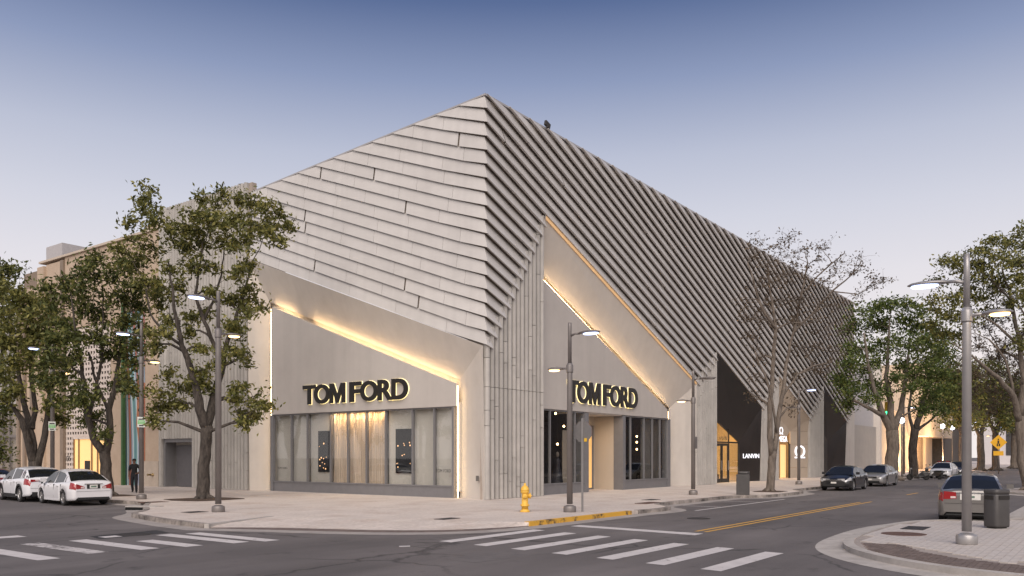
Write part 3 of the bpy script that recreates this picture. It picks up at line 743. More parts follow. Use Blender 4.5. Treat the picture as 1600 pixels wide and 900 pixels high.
left_text('TOM FORD', lv(14.35, GD), lv(13.55, GD), 1.22, 1.33, GD+.002, PRN, sf, 'window_lettering')
MB().box(*LB(.32, .47, .0, .03, .82, 1.06)).build('wall_plate', mat('plate_grey', (.12, .11, .10), .5, var=.1), bld)

# --- right niche
O = [R3(4.55, 0, 0), R3(4.55, .17, nz(4, 4.55)-.02), R3(22.2, .17, nz(4, 22.2)-.02), R3(22.2, 0, 0)]
I = [RP(4.2, 0, D_IN), RP(4.2, 10.9, D_IN), RP(18.5, 4.92, D_IN), RP(18.5, 0, D_IN)]
slab3('niche_surround', [O[1], O[2], I[2], I[1]], STUC, bld, .06, (0, 1, 0))
slab3('niche_surround', [O[2], O[3], I[3], I[2]], STUC, bld, .06, (0, 1, 0))
slab3('niche_surround', [R3(4.5, .1, 0), R3(4.5, .1, 13.6), R3(4.5, -1.2, 13.4), R3(4.5, -1.2, 0)], STUC, bld, .04, (-1, 0, 0))
slab3('niche_back', [R3(4.55, -1.0, 4.35), R3(4.55, -1.0, 12.8), R3(21.5, -1.0, 6.), R3(21.5, -1.0, 4.35)], STUC, bld, .05, (0, 1, 0))
pan = [RP(4.35, 4.25, D_PAN), RP(4.35, 10.62, D_PAN), RP(18.22, 4.80, D_PAN), RP(18.22, 4.25, D_PAN)]
slab3('shop_panel', pan, PANL, bld, .12, (0, 1, 0))
def rp2(u, z): return RP(u, z, -.56)
led(rp2(4.5, 10.56-.03), rp2(18.1, 4.80-.0), .06)
led_soft(RP(18.32, .05, -.5), RP(18.32, 4.7, -.5), .02)
# strip along the slat edge above the niche: warm light painted in by emission
EDGE = mat('edge_glow_warm', (.52, .34, .17), .5, var=.1, emit=(1, .58, .27), estr=.36)
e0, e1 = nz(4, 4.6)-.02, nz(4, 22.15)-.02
MB().prism([R3(4.6, .19, e0), R3(22.15, .19, e1), R3(22.15, .175, e1-.12), R3(4.6, .175, e0-.16)], [R3(4.6, .172, e0), R3(22.15, .172, e1), R3(22.15, .155, e1-.12), R3(4.6, .15, e0-.16)]).build('painted_edge_glow', EDGE, bld)
# storefront
def RB(u0, u1, d0, d1, z0, z1): return (u0, u1, -d1, -d0, z0, z1)
sf = MB().box(*RB(4.6, 9.3, GD-.1, GD+.05, 0, .5)).build('storefront_base', FRAM, bld)
MB().box(*RB(13.3, 19.2, GD-.1, GD+.05, 0, .5)).build('storefront_base', FRAM, sf)
for a_, b_ in ((4.6, 9.0), (13.4, 19.1)):
    MB().box(*RB(a_, b_, GD-.14, GD+.09, .5, .56)).build('sill', FRAM, sf); MB().box(*RB(a_, b_, GD-.12, GD+.04, 4.2, 4.3)).build('head_rail', FRAM, sf)
MB().box(*RB(8.95, 9.35, GD-.5, GD+.12, 0, 4.24)).build('end_post', FRAM, sf)
MB().box(*RB(13.12, 13.42, GD-.5, GD+.12, 0, 4.24)).build('end_post', FRAM, sf)
MB().box(*RB(18.95, 19.3, GD-.3, GD+.10, 0, 4.24)).build('end_post', FRAM, sf)
for u in (5.78, 7.5, 8.12, 14.19, 15.87, 16.95, 17.99): MB().box(*RB(u-.04, u+.04, GD-.06, GD+.05, .56, 4.2)).build('fin', FRAM, sf)
us = [4.6, 5.78, 7.5, 8.12, 8.95]
for a_, b_ in zip(us, us[1:]): MB().box(*RB(a_+.05, b_-.05, GD-.02, GD-.005, .56, 4.2)).build('pane', GLASS, sf)
us = [13.42, 14.19, 15.87, 16.95, 17.99, 18.95]
for a_, b_ in zip(us, us[1:]): MB().box(*RB(a_+.05, b_-.05, GD-.02, GD-.005, .56, 4.2)).build('pane', GLASS, sf)
# interior of the shop behind the right windows: dark room, hanging bulbs, display panels
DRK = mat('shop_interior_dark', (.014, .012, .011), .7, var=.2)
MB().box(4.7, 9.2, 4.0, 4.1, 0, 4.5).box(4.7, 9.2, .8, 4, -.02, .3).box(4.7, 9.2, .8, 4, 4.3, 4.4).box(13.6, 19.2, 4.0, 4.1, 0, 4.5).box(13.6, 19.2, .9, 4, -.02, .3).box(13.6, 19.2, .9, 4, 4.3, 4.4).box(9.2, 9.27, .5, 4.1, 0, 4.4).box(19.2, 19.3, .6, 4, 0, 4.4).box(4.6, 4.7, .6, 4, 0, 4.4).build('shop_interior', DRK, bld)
def bulb(x, y, z, r=.06):
    t = empty('pendant_lamp', (x, y, z)); MB().lathe([(.01, -r), (r*.8, -r*.6), (r, 0), (r*.8, r*.6), (.02, r)], 10).build('bulb', BULB, t)
    MB().tube([(0, 0, r), (0, 0, 4.28-z)], .008, 5).build('cable', BLKM, t); return t
nb = 0
def RW(px, py, y):
    r = (px-800)/F; u = (r*(36.57+y*.5946)+1.215+y*.804)/(.5946-r*.804); dep = 36.57+u*.804+y*.5946
    return u, y, 1.95+(HY-py)*dep/F
for p0, p1 in ((1002, 1016), (1019, 1029), (1031, 1041)): MB().box(RW(p0, 700, 1.1)[0], RW(p1, 700, 1.1)[0], 1.1, 1.16, .4, 4.2).build('display_panel', mat('panel_smoke', (.16, .145, .13), .3, var=.15), bld)
for (px, py, yy_, lab) in [(995, 682, 1.5, 'top'), (995, 691, 1.5, 'middle'), (995, 702, 1.55, 'bottom'), (975.5, 722, 1.4, 'low'), (881, 666, 1.3, 'top'), (881, 682, 1.3, 'middle'), (881, 720, 1.35, 'low'), (871, 694, 1.5, 'inner'), (868, 646, 1.6, 'highest')]:
    x, y, z = RW(px, py, yy_)
    tag(bulb(x, y, z), '%s glowing bulb hanging in the %s window of the corner shop' % (lab, 'right-hand' if x > 10 else 'entrance-side'), 'pendant lamp', 'bulbs hanging in the shop windows')
# mannequin in the entrance-side window and a lit mirror panel
mq = empty('mannequin', (7.9, 1.35, .3)); tag(mq, 'dark gowned mannequin standing in the window left of the shop entrance', 'mannequin')
MB().lathe([(.34, 0), (.30, .3), (.22, .8), (.15, 1.02), (.13, 1.1), (.16, 1.3), (.17, 1.42), (.10, 1.5), (.05, 1.54), (.05, 1.6)], 16).build('gown', mat('gown_dark', (.02, .016, .02), .6, var=.3), mq)
MB().lathe([(.02, 1.58), (.07, 1.63), (.085, 1.72), (.07, 1.82), (.02, 1.86)], 12).build('head', mat('mannequin_skin', (.2, .16, .13), .5, var=.05), mq)
MB().box(5.35, 5.95, 1.1, 1.15, .5, 2.7).build('lit_display', mat('lit_display', (1, .9, .7), .5, emit=(1, .72, .38), estr=1.2), bld)
MB().box(8.2, 8.9, 1.2, 1.25, .4, 3.3).build('display_panel', BEIG, bld)
# entrance recess: floor is the pavement; beige splayed wall at the right
ENT = mat('entrance_stucco', (.46, .39, .31), .85, var=.03, scale=.8)
MB().box(13.13, 13.22, .92, 2.2, 0, 4.2).build('entrance_wall', ENT, bld)
MB().box(9.3, 13.3, 2.2, 2.3, 0, 4.3).box(9.28, 9.36, .95, 2.2, 0, 4.2).build('entrance_wall', ENT, bld)
MB().box(9.0, 13.4, .42, 2.3, 4.22, 4.3).build('entrance_ceiling', STUC, bld)
ed = MB().box(10.4, 12.9, 2.12, 2.199, 0, 3.7).build('entrance_door', FRAM, bld)
MB().box(12.15, 12.65, 2.10, 2.119, .1, 3.4).build('door_glass', mat('lit_amber', (.9, .6, .25), .5, emit=(1, .52, .14), estr=.35), ed)
dlm = MB().lathe([(.06, -.01), (.06, .01)], 12).build('downlight', BULB, bld); dlm.location = (11.2, 1.5, 4.21)
area_light('entrance_downlight', (11.2, 1.5, 4.15), .25, 26, (1, .70, .42))

# --- shop signs: backlit black letters
def sign(name, label, place, boxes, z0, z1):
    t = empty(name); tag(t, label, 'sign')
    for (ch, a_, b_) in boxes:
        me = text_mesh(ch, BLKM, .05, .030) if ch != 'M' else m_letter(BLKM)
        L_ = bpy.data.objects.new('letter', fit_mesh(me, 0, b_-a_, 0, z1-z0, .05, .13)); C.objects.link(L_); L_.parent = t
        me2 = text_mesh(ch, HALO, .05, .034) if ch != 'M' else m_letter(HALO, .012)
        H_ = bpy.data.objects.new('halo', fit_mesh(me2, -.014, b_-a_+.014, -.014, z1-z0+.014, .012, .035)); C.objects.link(H_); H_.parent = L_
        L_.matrix_local = place(a_, z0)
    return t
lb = [(c_, 380+a_/3, 380+b_/3) for c_, a_, b_ in (('T', 287, 346), ('O', 339, 411), ('M', 412, 484), ('F', 505, 560), ('O', 556, 636), ('R', 637, 706), ('D', 702, 778))]
def px_v(px):
    r = (px-800)/F; return (-1.215-36.57*r)/(.804+.5946*r)
vb0 = LP(px_v(380+287/3), 5, D_PAN).y
boxes = [(c_, vb0-LP(px_v(a_), 5, D_PAN).y, vb0-LP(px_v(b_), 5, D_PAN).y) for c_, a_, b_ in lb]
sign('shop_sign', 'black backlit TOM FORD letters above the wide display window', lambda a_, z: Matrix(((0, 0, -1, -D_PAN-.0), (-1, 0, 0, vb0-a_), (0, 1, 0, z), (0, 0, 0, 1))), boxes, 4.66, 5.68)
span = boxes[-1][2]; ub0 = RP(6.72, 5, D_PAN).x; span2 = RP(14.13, 5, D_PAN).x-ub0
boxes2 = [(c_, a_/span*span2, b_/span*span2) for c_, a_, b_ in boxes]
sign('shop_sign', 'black backlit TOM FORD letters above the recessed shop entrance', lambda a_, z: Matrix(((1, 0, 0, ub0+a_), (0, 0, -1, -D_PAN), (0, 1, 0, z), (0, 0, 0, 1))), boxes2, 4.70, 5.86)

# --- second niche: dark panels, bright yellow shop
def NQ(name, pts, m, th=.08): return slab3(name, [R3(*p) for p in pts], m, bld, th, (0, 1, 0))
NQ('dark_panel', [(25.72, .17, nz(-2, 25.72)), (34.3, .17, nz(-2, 34.3)), (31.75, -.7, 2.98), (25.72, -.7, 5.05)], DARKP)
NQ('dark_panel', [(34.3, .17, nz(-2, 34.3)), (34.3, 0, 0), (31.75, -.7, 0), (31.75, -.7, 2.98)], DARKP)
box('shop_floor', BEIG, bld, 25.7, 34.2, .8, 6, -.02, .02)
box('shop_back_wall', WARMW, bld, 25.7, 34.2, 6, 6.1, 0, 5.5)
box('shop_side_wall', WARMW, bld, 34.2, 34.3, .75, 6, 0, 5.5)
box('shop_ceiling', WARMW, bld, 25.7, 34.2, .8, 6, 5.3, 5.4)
area_light('shop_ceiling_light', (29.5, 3.2, 5.2), 2.5, 480, (1, .70, .34), size_y=2)
fr2 = MB().box(26.9, 31.6, .60, .66, 2.86, 2.98).build('shop_front_frame', BLKM, bld)
MB().box(29.55, 29.68, .60, .66, 0, 3.9).build('mullion', BLKM, fr2); MB().box(31.5, 31.7, .60, .66, 0, 2.95).build('mullion', BLKM, fr2)
for a_, b_ in ((27.0, 28.25), (28.3, 29.5)):
    dr = MB().box(a_, a_+.16, .6, .65, .02, 2.84).box(b_-.16, b_, .6, .65, .02, 2.84).box(a_+.16, b_-.16, .6, .65, .02, .3).box(a_+.16, b_-.16, .6, .65, 2.66, 2.84).build('shop_door', BLKM, bld)
    MB().box(a_+.17, b_-.17, .62, .63, .31, 2.65).build('pane', GLASS, dr)
    MB().box(b_-.1, b_-.06, .54, .59, .9, 1.6).build('handle', POLEL, dr)
MB().box(29.7, 31.48, .62, .63, .05, 2.84).build('pane', GLASS, fr2)
MB().prism([(27.0, .62, 3.0), (29.54, .62, 3.0), (29.54, .62, 3.72), (27.0, .62, 4.6)], [(27.0, .63, 3.0), (29.54, .63, 3.0), (29.54, .63, 3.72), (27.0, .63, 4.6)]).build('pane', GLASS, fr2)
for (x, y, h_) in ((27.8, 2.2, 1.5), (28.8, 2.6, 1.7), (30.3, 1.8, 1.1), (30.9, 2.4, 1.5)):
    MB().box(x, x+.35, y, y+.4, 0.02, h_*.5).box(x+.08, x+.28, y+.1, y+.3, h_*.5, h_).build('display_stand', mat('stand_brown', (.12, .08, .05), .6, var=.2), bld)
right_text('LANVIN', 27.55, 29.25, 3.05, 3.36, -.60, PRN, fr2, 'door_lettering')
t = empty('shop_sign'); tag(t, 'small white glowing LANVIN lettering on the dark panel', 'sign')
lt = right_text('LANVIN', 0, 2.0, 0, .34, 0, WHTP, t, 'letters', .03)
lt.matrix_local = Matrix(((.965, 0, -.265, 32.2), (-.265, 0, -.965, .53), (0, 1, 0, 1.76), (0, 0, 0, 1)))

# --- third niche: beige facets with the omega signs
NQ('beige_panel', [(38.46, .17, nz(-9, 38.46)), (46.4, .17, nz(-9, 46.4)), (43.8, -.7, 4.12), (42.4, -.75, 3.3), (38.46, -.75, 6.0)], BEIG)
NQ('beige_panel', [(38.46, -.752, 6.0), (42.4, -.752, 3.3), (43.7, -.752, 3.0), (40.0, -.752, 4.6), (38.46, -.752, 5.2)], mat('black_glass', (.01, .01, .012), .1, var=.2))
for z0, z1 in ((0, .9), (.92, 1.75), (1.77, 2.95), (2.97, 4.1)):
    NQ('beige_panel', [(46.4, 0, z0), (46.4, 0, z1), (43.8, -.7, z1), (43.8, -.7, z0)], BEIG)
NQ('beige_panel', [(46.4, 0, 4.12), (46.4, .15, nz(-9, 46.4)), (43.8, -.7, 4.12)], BEIG)
box('shop_back_wall', BEIG, bld, 38.5, 46.3, 4.5, 4.6, 0, 5.2); box('shop_ceiling', BEIG, bld, 38.5, 46.3, .8, 4.5, 5.1, 5.2); box('shop_side_wall', BEIG, bld, 46.3, 46.4, .75, 4.5, 0, 5.2)
area_light('shop_ceiling_light', (42, 2.6, 5.0), 2., 260, (1, .64, .30), size_y=2)
box('shop_front_frame', BLKM, bld, 43.55, 43.8, .7, .8, 0, 3.0); box('lit_panel', mat('lit_amber2', (.9, .6, .3), .5, emit=(1, .6, .22), estr=.7), bld, 42.2, 43.5, 1.0, 1.05, .05, 2.9)
t = empty('shop_sign'); tag(t, 'large white glowing omega letter on beige stone panel', 'sign')
me = fit_mesh(text_mesh('\u03a9', WHTP, .05, .0), 0, 1.55, 0, 1.12, 0, .05)
o = bpy.data.objects.new('letter', me); C.objects.link(o); o.parent = t; o.matrix_local = Matrix(((.965, 0, -.26, 44.35), (-.26, 0, -.965, .50), (0, 1, 0, 1.73), (0, 0, 0, 1)))
t = empty('shop_sign'); tag(t, 'white omega letter over small OMEGA lettering beside the bare tree', 'sign')
me = fit_mesh(text_mesh('\u03a9', WHTP, .05, .0), 0, .9, 0, .62, 0, .04)
o = bpy.data.objects.new('letter', me); C.objects.link(o); o.parent = t; o.matrix_local = Matrix(((1, 0, 0, 40.6), (0, 0, -1, .60), (0, 1, 0, 3.75), (0, 0, 0, 1)))
right_text('OMEGA', 39.7, 42.6, 3.12, 3.62, -.6, WHTP, t, 'letters', .04)

# --- fourth niche: dark facets
NQ('dark_panel', [(50.9, .17, nz(-17, 50.9)), (58.6, .17, nz(-17, 58.6)), (55.0, -.7, 3.4), (50.9, -.7, 5.6)], DARKP)
NQ('dark_panel', [(50.9, -.7, 5.6), (55.0, -.7, 3.4), (55.0, -.7, 0), (50.9, -.7, 0)], DARKP)
NQ('dark_panel', [(58.6, .17, nz(-17, 58.6)), (58.6, 0, 0), (55.0, -.7, 0), (55.0, -.7, 3.4)], DARKP)
NQ('end_wall', [(58.6, .01, 0), (58.6, .01, 5.7), (62.3, .01, 8.2), (62.3, .01, 0)], STUC)

# ------------------------------------------------------------------ neighbour on the left
nb_ = empty('brick_building', (0, 26, 0)); tag(nb_, 'tan brick shop building with pierced white screen behind the left trees', 'building')
def NB(x0, x1, y0, y1, z0, z1): return (x0, x1, y0-26, y1-26, z0, z1)
MB().box(*NB(.0, .5, 26.05, 27.7, 1.6, 16.6)).build('pier', TAN, nb_)
MB().box(*NB(-.12, .5, 26.02, 27.75, 0, 1.6)).build('plinth', mat('plinth_cream', (.46, .385, .31), .8, var=.08), nb_)
MB().box(*NB(.0, .5, 30.6, 32.0, 0, 16.3)).build('pier', TAN, nb_)
MB().box(*NB(.05, .5, 27.7, 30.6, 11.5, 16.3)).build('wall', TAN, nb_)
MB().box(*NB(.05, .5, 32.0, 38.5, 11.0, 16.2)).build('wall', TAN, nb_)
MB().box(*NB(.0, .5, 38.9, 41.2, 0, 16.0)).build('wall', TAN, nb_)
MB().box(*NB(-.1, .5, 38.45, 38.9, 0, 16.0)).build('pier', TAN2, nb_)
MB().box(*NB(-.2, .6, 41.2, 42.2, 0, 15.9)).build('pier', TAN, nb_)
MB().box(*NB(.02, .5, 42.2, 46.2, 0, 14.6)).build('wall', TAN, nb_)
for y in (43.2, 44.4, 45.4): MB().box(*NB(-.15, .02, y, y+.35, 0, 14.2)).build('pilaster', TAN2, nb_)
MB().box(*NB(-.1, .6, 26, 42.2, 16.2, 16.35)).build('parapet', mat('parapet_cream', (.50, .42, .34), .8, var=.06), nb_)
MB().box(*NB(.5, 12, 26.2, 42, 16.0, 16.1)).box(*NB(.5, .7, 26, 46, 11.5, 16.0)).build('roof', TAN2, nb_)
# roof-top plant box
MB().box(*NB(3, 13, 45.2, 47.9, 15.0, 18.9)).build('roof_box', mat('roof_box_grey', (.42, .40, .40), .8, var=.05), nb_)
# painted panel between the piers
def mural_mat():
    m = bpy.data.materials.new('painted_panel'); m.use_nodes = True; nt = m.node_tree; b = nt.nodes['Principled BSDF']; b.inputs['Roughness'].default_value = .4
    t = nt.nodes.new('ShaderNodeTexCoord'); mp = nt.nodes.new('ShaderNodeMapping'); mp.inputs['Scale'].default_value = (1, .5, .12); mp.inputs['Rotation'].default_value = (.22, 0, 0)
    w = nt.nodes.new('ShaderNodeTexWave'); w.inputs['Scale'].default_value = .55; w.inputs['Distortion'].default_value = 5; w.inputs['Detail'].default_value = 1.5; w.bands_direction = 'Y'
    r = nt.nodes.new('ShaderNodeValToRGB'); r.color_ramp.interpolation = 'EASE'
    cols = [(0, (.10, .22, .24)), (.25, (.25, .42, .42)), (.42, (.62, .64, .62)), (.55, (.33, .27, .42)), (.7, (.14, .30, .33)), (1, (.30, .10, .07))]
    r.color_ramp.elements[0].color = (*cols[0][1], 1); r.color_ramp.elements[1].color = (*cols[-1][1], 1)
    for p, c in cols[1:-1]: r.color_ramp.elements.new(p).color = (*c, 1)
    nt.links.new(t.outputs['Object'], mp.inputs[0]); nt.links.new(mp.outputs[0], w.inputs[0]); nt.links.new(w.outputs[0], r.inputs[0]); nt.links.new(r.outputs[0], b.inputs[0])
    return m
MUR = mural_mat()
MB().box(*NB(.25, .3, 27.75, 30.55, 0, 11.4)).build('painted_panel', MUR, nb_)
RED = mat('painted_red', (.28, .075, .04), .45, col2=(.40, .16, .07), scale=1.5, stretch=(1, 2, .3))
MB().prism([(.23, 2.6, 1.6), (.23, 1.9, 1.0), (.23, 1.75, 3.0), (.23, 1.95, 6.6), (.23, 3.0, 6.9), (.23, 3.2, 4.0)], [(.249, 2.6, 1.6), (.249, 1.9, 1.0), (.249, 1.75, 3.0), (.249, 1.95, 6.6), (.249, 3.0, 6.9), (.249, 3.2, 4.0)]).build('painted_shape', RED, nb_)
MB().box(*NB(-.1, .1, 30.3, 30.5, 0, 12)).build('green_post', mat('post_green', (.035, .10, .03), .5, var=.2), nb_)
# pierced screen: bars in front of a dark backing
SCR = mat('screen_white', (.62, .54, .48), .7, var=.05)
mbs = MB()
yy = [32.05+i*.37 for i in range(18)]; zz = [0.4+i*.37 for i in range(29)]
for y in yy: mbs.box(*NB(.12, .16, y-.075, y+.075, 0, 11.0))
for z in zz: mbs.box(*NB(.117, .157, 32.0, 38.45, z-.095, z+.095))
so_ = mbs.raw('pierced_screen', SCR, nb_)
MB().box(*NB(.22, .3, 32, 38.45, 0, 11)).build('screen_backing', mat('screen_backing', (.05, .042, .038), .8, var=.2), nb_)
AMB = mat('lit_shop_amber', (.9, .62, .3), .6, emit=(1, .56, .17), estr=.55)
dw = MB().box(*NB(-.02, .10, 32.5, 36.9, .05, 3.1)).build('shop_doorway', AMB, nb_)
for y in (32.5, 33.6, 34.4, 36.2, 36.9): MB().box(*NB(-.1, -.021, y-.05, y+.05, 0, 3.15)).build('door_frame', mat('frame_bronze', (.25, .15, .07), .5, var=.1), dw)
MB().box(*NB(-.1, -.021, 32.4, 37.0, 3.101, 3.25)).build('door_head', SCR, dw)
MB().box(*NB(-.06, -.021, 34.7, 35.4, .3, 1.6)).build('display_rack', BLKM, dw)
left_text('COS', 12.7-.0, 11.75, 1.55, 1.95, .0, PRN, nb_, 'wall_lettering'); nb_.children[-1].location.x = .10
# cameras on the pier
for i, (y, z) in enumerate(((27.0, 4.15), (26.35, 4.1))):
    t = empty('security_camera', (-.02, y, z)); tag(t, ('left' if i == 0 else 'right')+' one of two security cameras on the tan pier by the service door', 'camera')
    MB().lathe([(.04, 0), (.05, .25), (.05, .3)], 10, Matrix.Rotation(-math.pi/2, 4, 'Y')).build('arm', POLEL, t)
    bevel(MB().box(-.42, -.14, -.09, .09, -.22, -.03).build('housing', mat('camera_white', (.6, .58, .55), .5, var=.05), t), .03)
fd = empty('fire_connection', (-.12, 26.6, .75)); tag(fd, 'brass fire department connection on the cream plinth', 'standpipe')
MB().lathe([(.11, 0), (.11, .03), (.06, .04), (.06, .2)], 12, Matrix.Rotation(-math.pi/2, 4, 'Y')).build('flange', mat('brass', (.35, .25, .12), .4, .8, var=.1), fd)
for s_ in (-1, 1): MB().lathe([(.05, 0), (.05, .16), (.07, .17), (.07, .22)], 10, Matrix.Translation((-.14, s_*.02, 0)) @ Matrix.Rotation(s_*.8, 4, 'X') @ Matrix.Rotation(-math.pi/2, 4, 'Y')).build('outlet', MATS['brass'], fd)

# glazed shop further along the left street
gb = empty('glass_shop', (0, 46.2, 0)); tag(gb, 'pale shop building with tall dark mullioned windows at the far left', 'building')
MB().box(.6, 10, 0, 60, 12.2, 13.0).box(.9, 10, 0, 60, 0, .5).build('wall', mat('pale_wall', (.56, .50, .46), .8, var=.05), gb)
MB().box(.85, .9, 0, 60, .5, 12.2).build('backing', mat('far_window_inside', (.30, .24, .19), .6, col2=(.42, .35, .29), scale=.6, stretch=(1, 1, .4)), gb)
for i in range(13):
    MB().box(.6, .75, i*1.3, i*1.3+.14, .5, 12.2).build('mullion', POLE, gb); MB().box(.66, .67, i*1.3+.15, (i+1)*1.3-.01, .5, 12.2).build('pane', GLASS, gb)
for z in (3.4, 6.6, 9.6): MB().box(.58, .76, 0, 17, z, z+.18).build('transom', POLE, gb)
MB().box(.3, .62, 6.4, 6.8, 0, 11).build('white_post', mat('white_metal', (.7, .68, .68), .5, var=.03), gb)
# distant left-street block so that no bare horizon shows between the trunks
fb = empty('far_block', (-24, 120, 0)); tag(fb, 'low pale block closing the left street behind the trees', 'building')
MB().box(-30, 22, 0, 12, 0, 8.5).build('wall', mat('far_pale', (.42, .38, .35), .85, var=.08), fb)
for i in range(16): MB().box(-29+i*3.1, -27.4+i*3.1, -.06, -.0, 1, 6.5).build('window', mat('far_window', (.06, .06, .065), .2, var=.2), fb)

# ------------------------------------------------------------------ buildings along the right street
gw = empty('stucco_annex', (62.3, 0, 0)); tag(gw, 'plain grey stucco block next to the pleated building', 'building')
MB().box(.02, 9.5, .0, 20, 0, 5.2).build('wall', mat('annex_stucco', (.36, .33, .30), .9, col2=(.41, .375, .34), scale=.9, bump=.2), gw)
MB().box(.02, 9.5, .3, 20, 5.203, 12).build('wall', mat('annex_upper', (.45, .43, .43), .9, var=.05), gw)
MB().box(9.5, 10.3, -.4, 20, 0, 12.5).build('pier', mat('pier_white', (.60, .55, .50), .8, var=.04), gw)
CREAM = mat('cream_stucco', (.62, .50, .38), .85, var=.05, scale=.4)
cb = empty('cream_building', (73.6, 0, 0)); tag(cb, 'cream floodlit building with cantilevered upper block far down the right street', 'building')
MB().box(0, 23, .5, 18, 0, 7.6).build('wall', CREAM, cb)
MB().box(18.0, 42, -1.2, 18, 4.6, 14.2).build('upper_block', CREAM, cb)
MB().box(23.3, 26, .9, 1.2, 0, 4.6).build('wall', CREAM, cb); MB().box(29, 34, .3, 1.0, 0, 4.6).build('wall', CREAM, cb)
MB().box(23, 42, 2.2, 2.4, 0, 4.6).build('recess', TAN2, cb)
for x in (23.4, 25.0, 26.8, 28.4): MB().box(x, x+.25, .6, .9, 0, 4.6).build('door_post', TAN2, cb)
MB().box(42, 60, 0, 18, 0, 13).build('wing', mat('dark_wing', (.10, .085, .075), .7, var=.15), cb)
MB().box(60, 66, -.4, 18, 0, 14.5).build('wing', CREAM, cb)
area_light('facade_light', (96, -3.0, .3), 3., 2200, (1, .66, .36), (.0, .55, 1), size_y=1)
area_light('facade_light', (84, -2.2, .3), 3., 1300, (1, .66, .36), (.0, .55, 1), size_y=1)
wb = empty('white_end_building', (150, -30, 0)); tag(wb, 'white building closing the far end of the right street', 'building')
MB().box(40, 60, -10, 34, 0, 11).build('wall', mat('end_white', (.55, .52, .52), .85, var=.05), wb)
for i in range(9): MB().box(39.94, 40, -8+i*4.4, -6.2+i*4.4, 2, 8).build('window', MATS['far_window'], wb)
ob = empty('opposite_block', (40, -30, 0)); tag(ob, 'long low block along the far side of the right street', 'building')
MB().box(0, 140, -14, 0, 0, 9).build('wall', mat('opposite_wall', (.40, .35, .31), .85, var=.1), ob)

# ------------------------------------------------------------------ street lamps
def lamp(label, x, y, h, street, z_up, z_lo, up_on=True, lo_on=True, m=POLE, r=.105, loarm=.55, lo=True, extra=None):
    t = empty('street_lamp', (x, y, 0), math.atan2(street[1], street[0])); tag(t, label, 'street lamp', 'double-armed street lamps')
    bevel(MB().lathe([(.21, 0), (.22, .02), (.22, .17), (.20, .21), (.15, .22), (.13, .24)], 20).build('base', m, t), .01)
    MB().tube([(0, 0, .28), (0, 0, z_lo-.2), (0, 0, z_lo+.2)], [r, r*.92, r*.9], 14).build('pole', m, t)
    MB().tube([(0, 0, z_lo+.2), (0, 0, z_up+.3), (0, 0, h)], [r*.66, r*.64, r*.60], 12).build('upper_pole', m, t)
    MB().lathe([(r*1.15, z_lo-.12), (r*1.16, z_lo-.1), (r*1.16, z_lo+.12), (r*1.1, z_lo+.15)], 14).build('collar', m, t)
    def head(sg, z, on, lens, arm, ln):
        hd = MB().tube([(sg*.05, 0, z-.02), (sg*arm*.6, 0, z+.03), (sg*(arm+.05), 0, z+.03)], [.045, .035, .04], 8).build('arm', m, t)
        n = 18; out = []
        # flattened teardrop housing
        rings = [(0, .05, .035), (.12, .13, .055), (.35, .2, .075), (.65, .22, .07), (.88, .17, .05), (1.0, .05, .02)]
        vs = []
        for f_, wy, hz in rings:
            for j in range(n):
                a_ = 2*math.pi*j/n; zz_ = math.sin(a_)*hz
                vs.append((sg*(arm+f_*ln), math.cos(a_)*wy, z+.03+(zz_ if zz_ > 0 else zz_*.45)))
        fs = [(i*n+j, i*n+(j+1) % n, (i+1)*n+(j+1) % n, (i+1)*n+j) for i in range(len(rings)-1) for j in range(n)]
        hb = MB().add(vs, fs, True); hb.f += [tuple(range(n)), tuple(len(vs)-n+j for j in range(n))]; hb.sm += [False, False]
        hb.build('lamp_head', m, t)
        M = Matrix.Translation((sg*(arm+ln*.58), 0, z-.012)) @ Matrix.Diagonal((ln*.34, .165, 1, 1))
        MB().lathe([(.6, -.035), (.93, -.022), (1., .0), (1., .01)], 18, M).build('lens', lens if on else POLEL, t)
    head(1, z_up, up_on, LAMPC, .35, .85)
    if lo: head(-1, z_lo, lo_on, LAMPW, loarm-.25, .58)
    return t
def plate(t, z, off=(-.13, 0), w=.32, h=.46, ang=0.):
    p = MB().box(-.012, 0, -w/2, w/2, z-h/2, z+h/2).build('sign_plate', mat('plate_white', (.62, .64, .6), .5, var=.05), t)
    p.location = (off[0], off[1], 0); p.rotation_euler = (0, 0, ang)
    MB().box(-.016, -.0125, -w*.44, w*.44, z-h*.2, z+h*.16).build('green_band', mat('sign_green', (.10, .42, .09), .5, var=.08), p)
    MB().box(-.0165, -.0126, -w*.36, w*.36, z+h*.22, z+h*.34).box(-.0165, -.0126, -w*.3, w*.3, z-h*.40, z-h*.28).build('plate_print', PRN, p)
    MB().box(-.0175, -.0165, -w*.36, w*.36, z+h*.02, z+h*.07).box(-.0175, -.0165, -w*.36, w*.36, z-h*.12, z-h*.07).build('plate_print', MATS['plate_white'], p)
lamp('street lamp before the tree left of the wide window, cool upper head', -11.67, 2.51, 7.65, (-1, 0), 7.30, 6.16)
lamp('street lamp on the yellow kerb before the shop entrance', -4.44, -7.28, 6.55, (0, -1), 6.12, 4.95)
t = lamp('street lamp by the parking bay with its upper head dark', 9.96, -5.4, 6.2, (0, -1), 5.75, 4.68, up_on=False)
bevel(MB().box(-.09, .09, -.14, .14, 2.3, 2.9).build('control_box', POLE, t), .01).location = (0, .16, 0)
lamp('street lamp in front of the omega sign', 27.95, -4.99, 6.6, (0, -1), 6.35, 5.2, lo_on=False)
lamp('tall street lamp on the near right pavement beside the bin', -8.01, -19.92, 6.40, (0, 1), 5.80, 5.02, m=POLEL, r=.102)
t = lamp('street lamp with green parking plate behind the walking man', -8.72, 12.69, 7.9, (-1, 0), 7.3, 6.2)
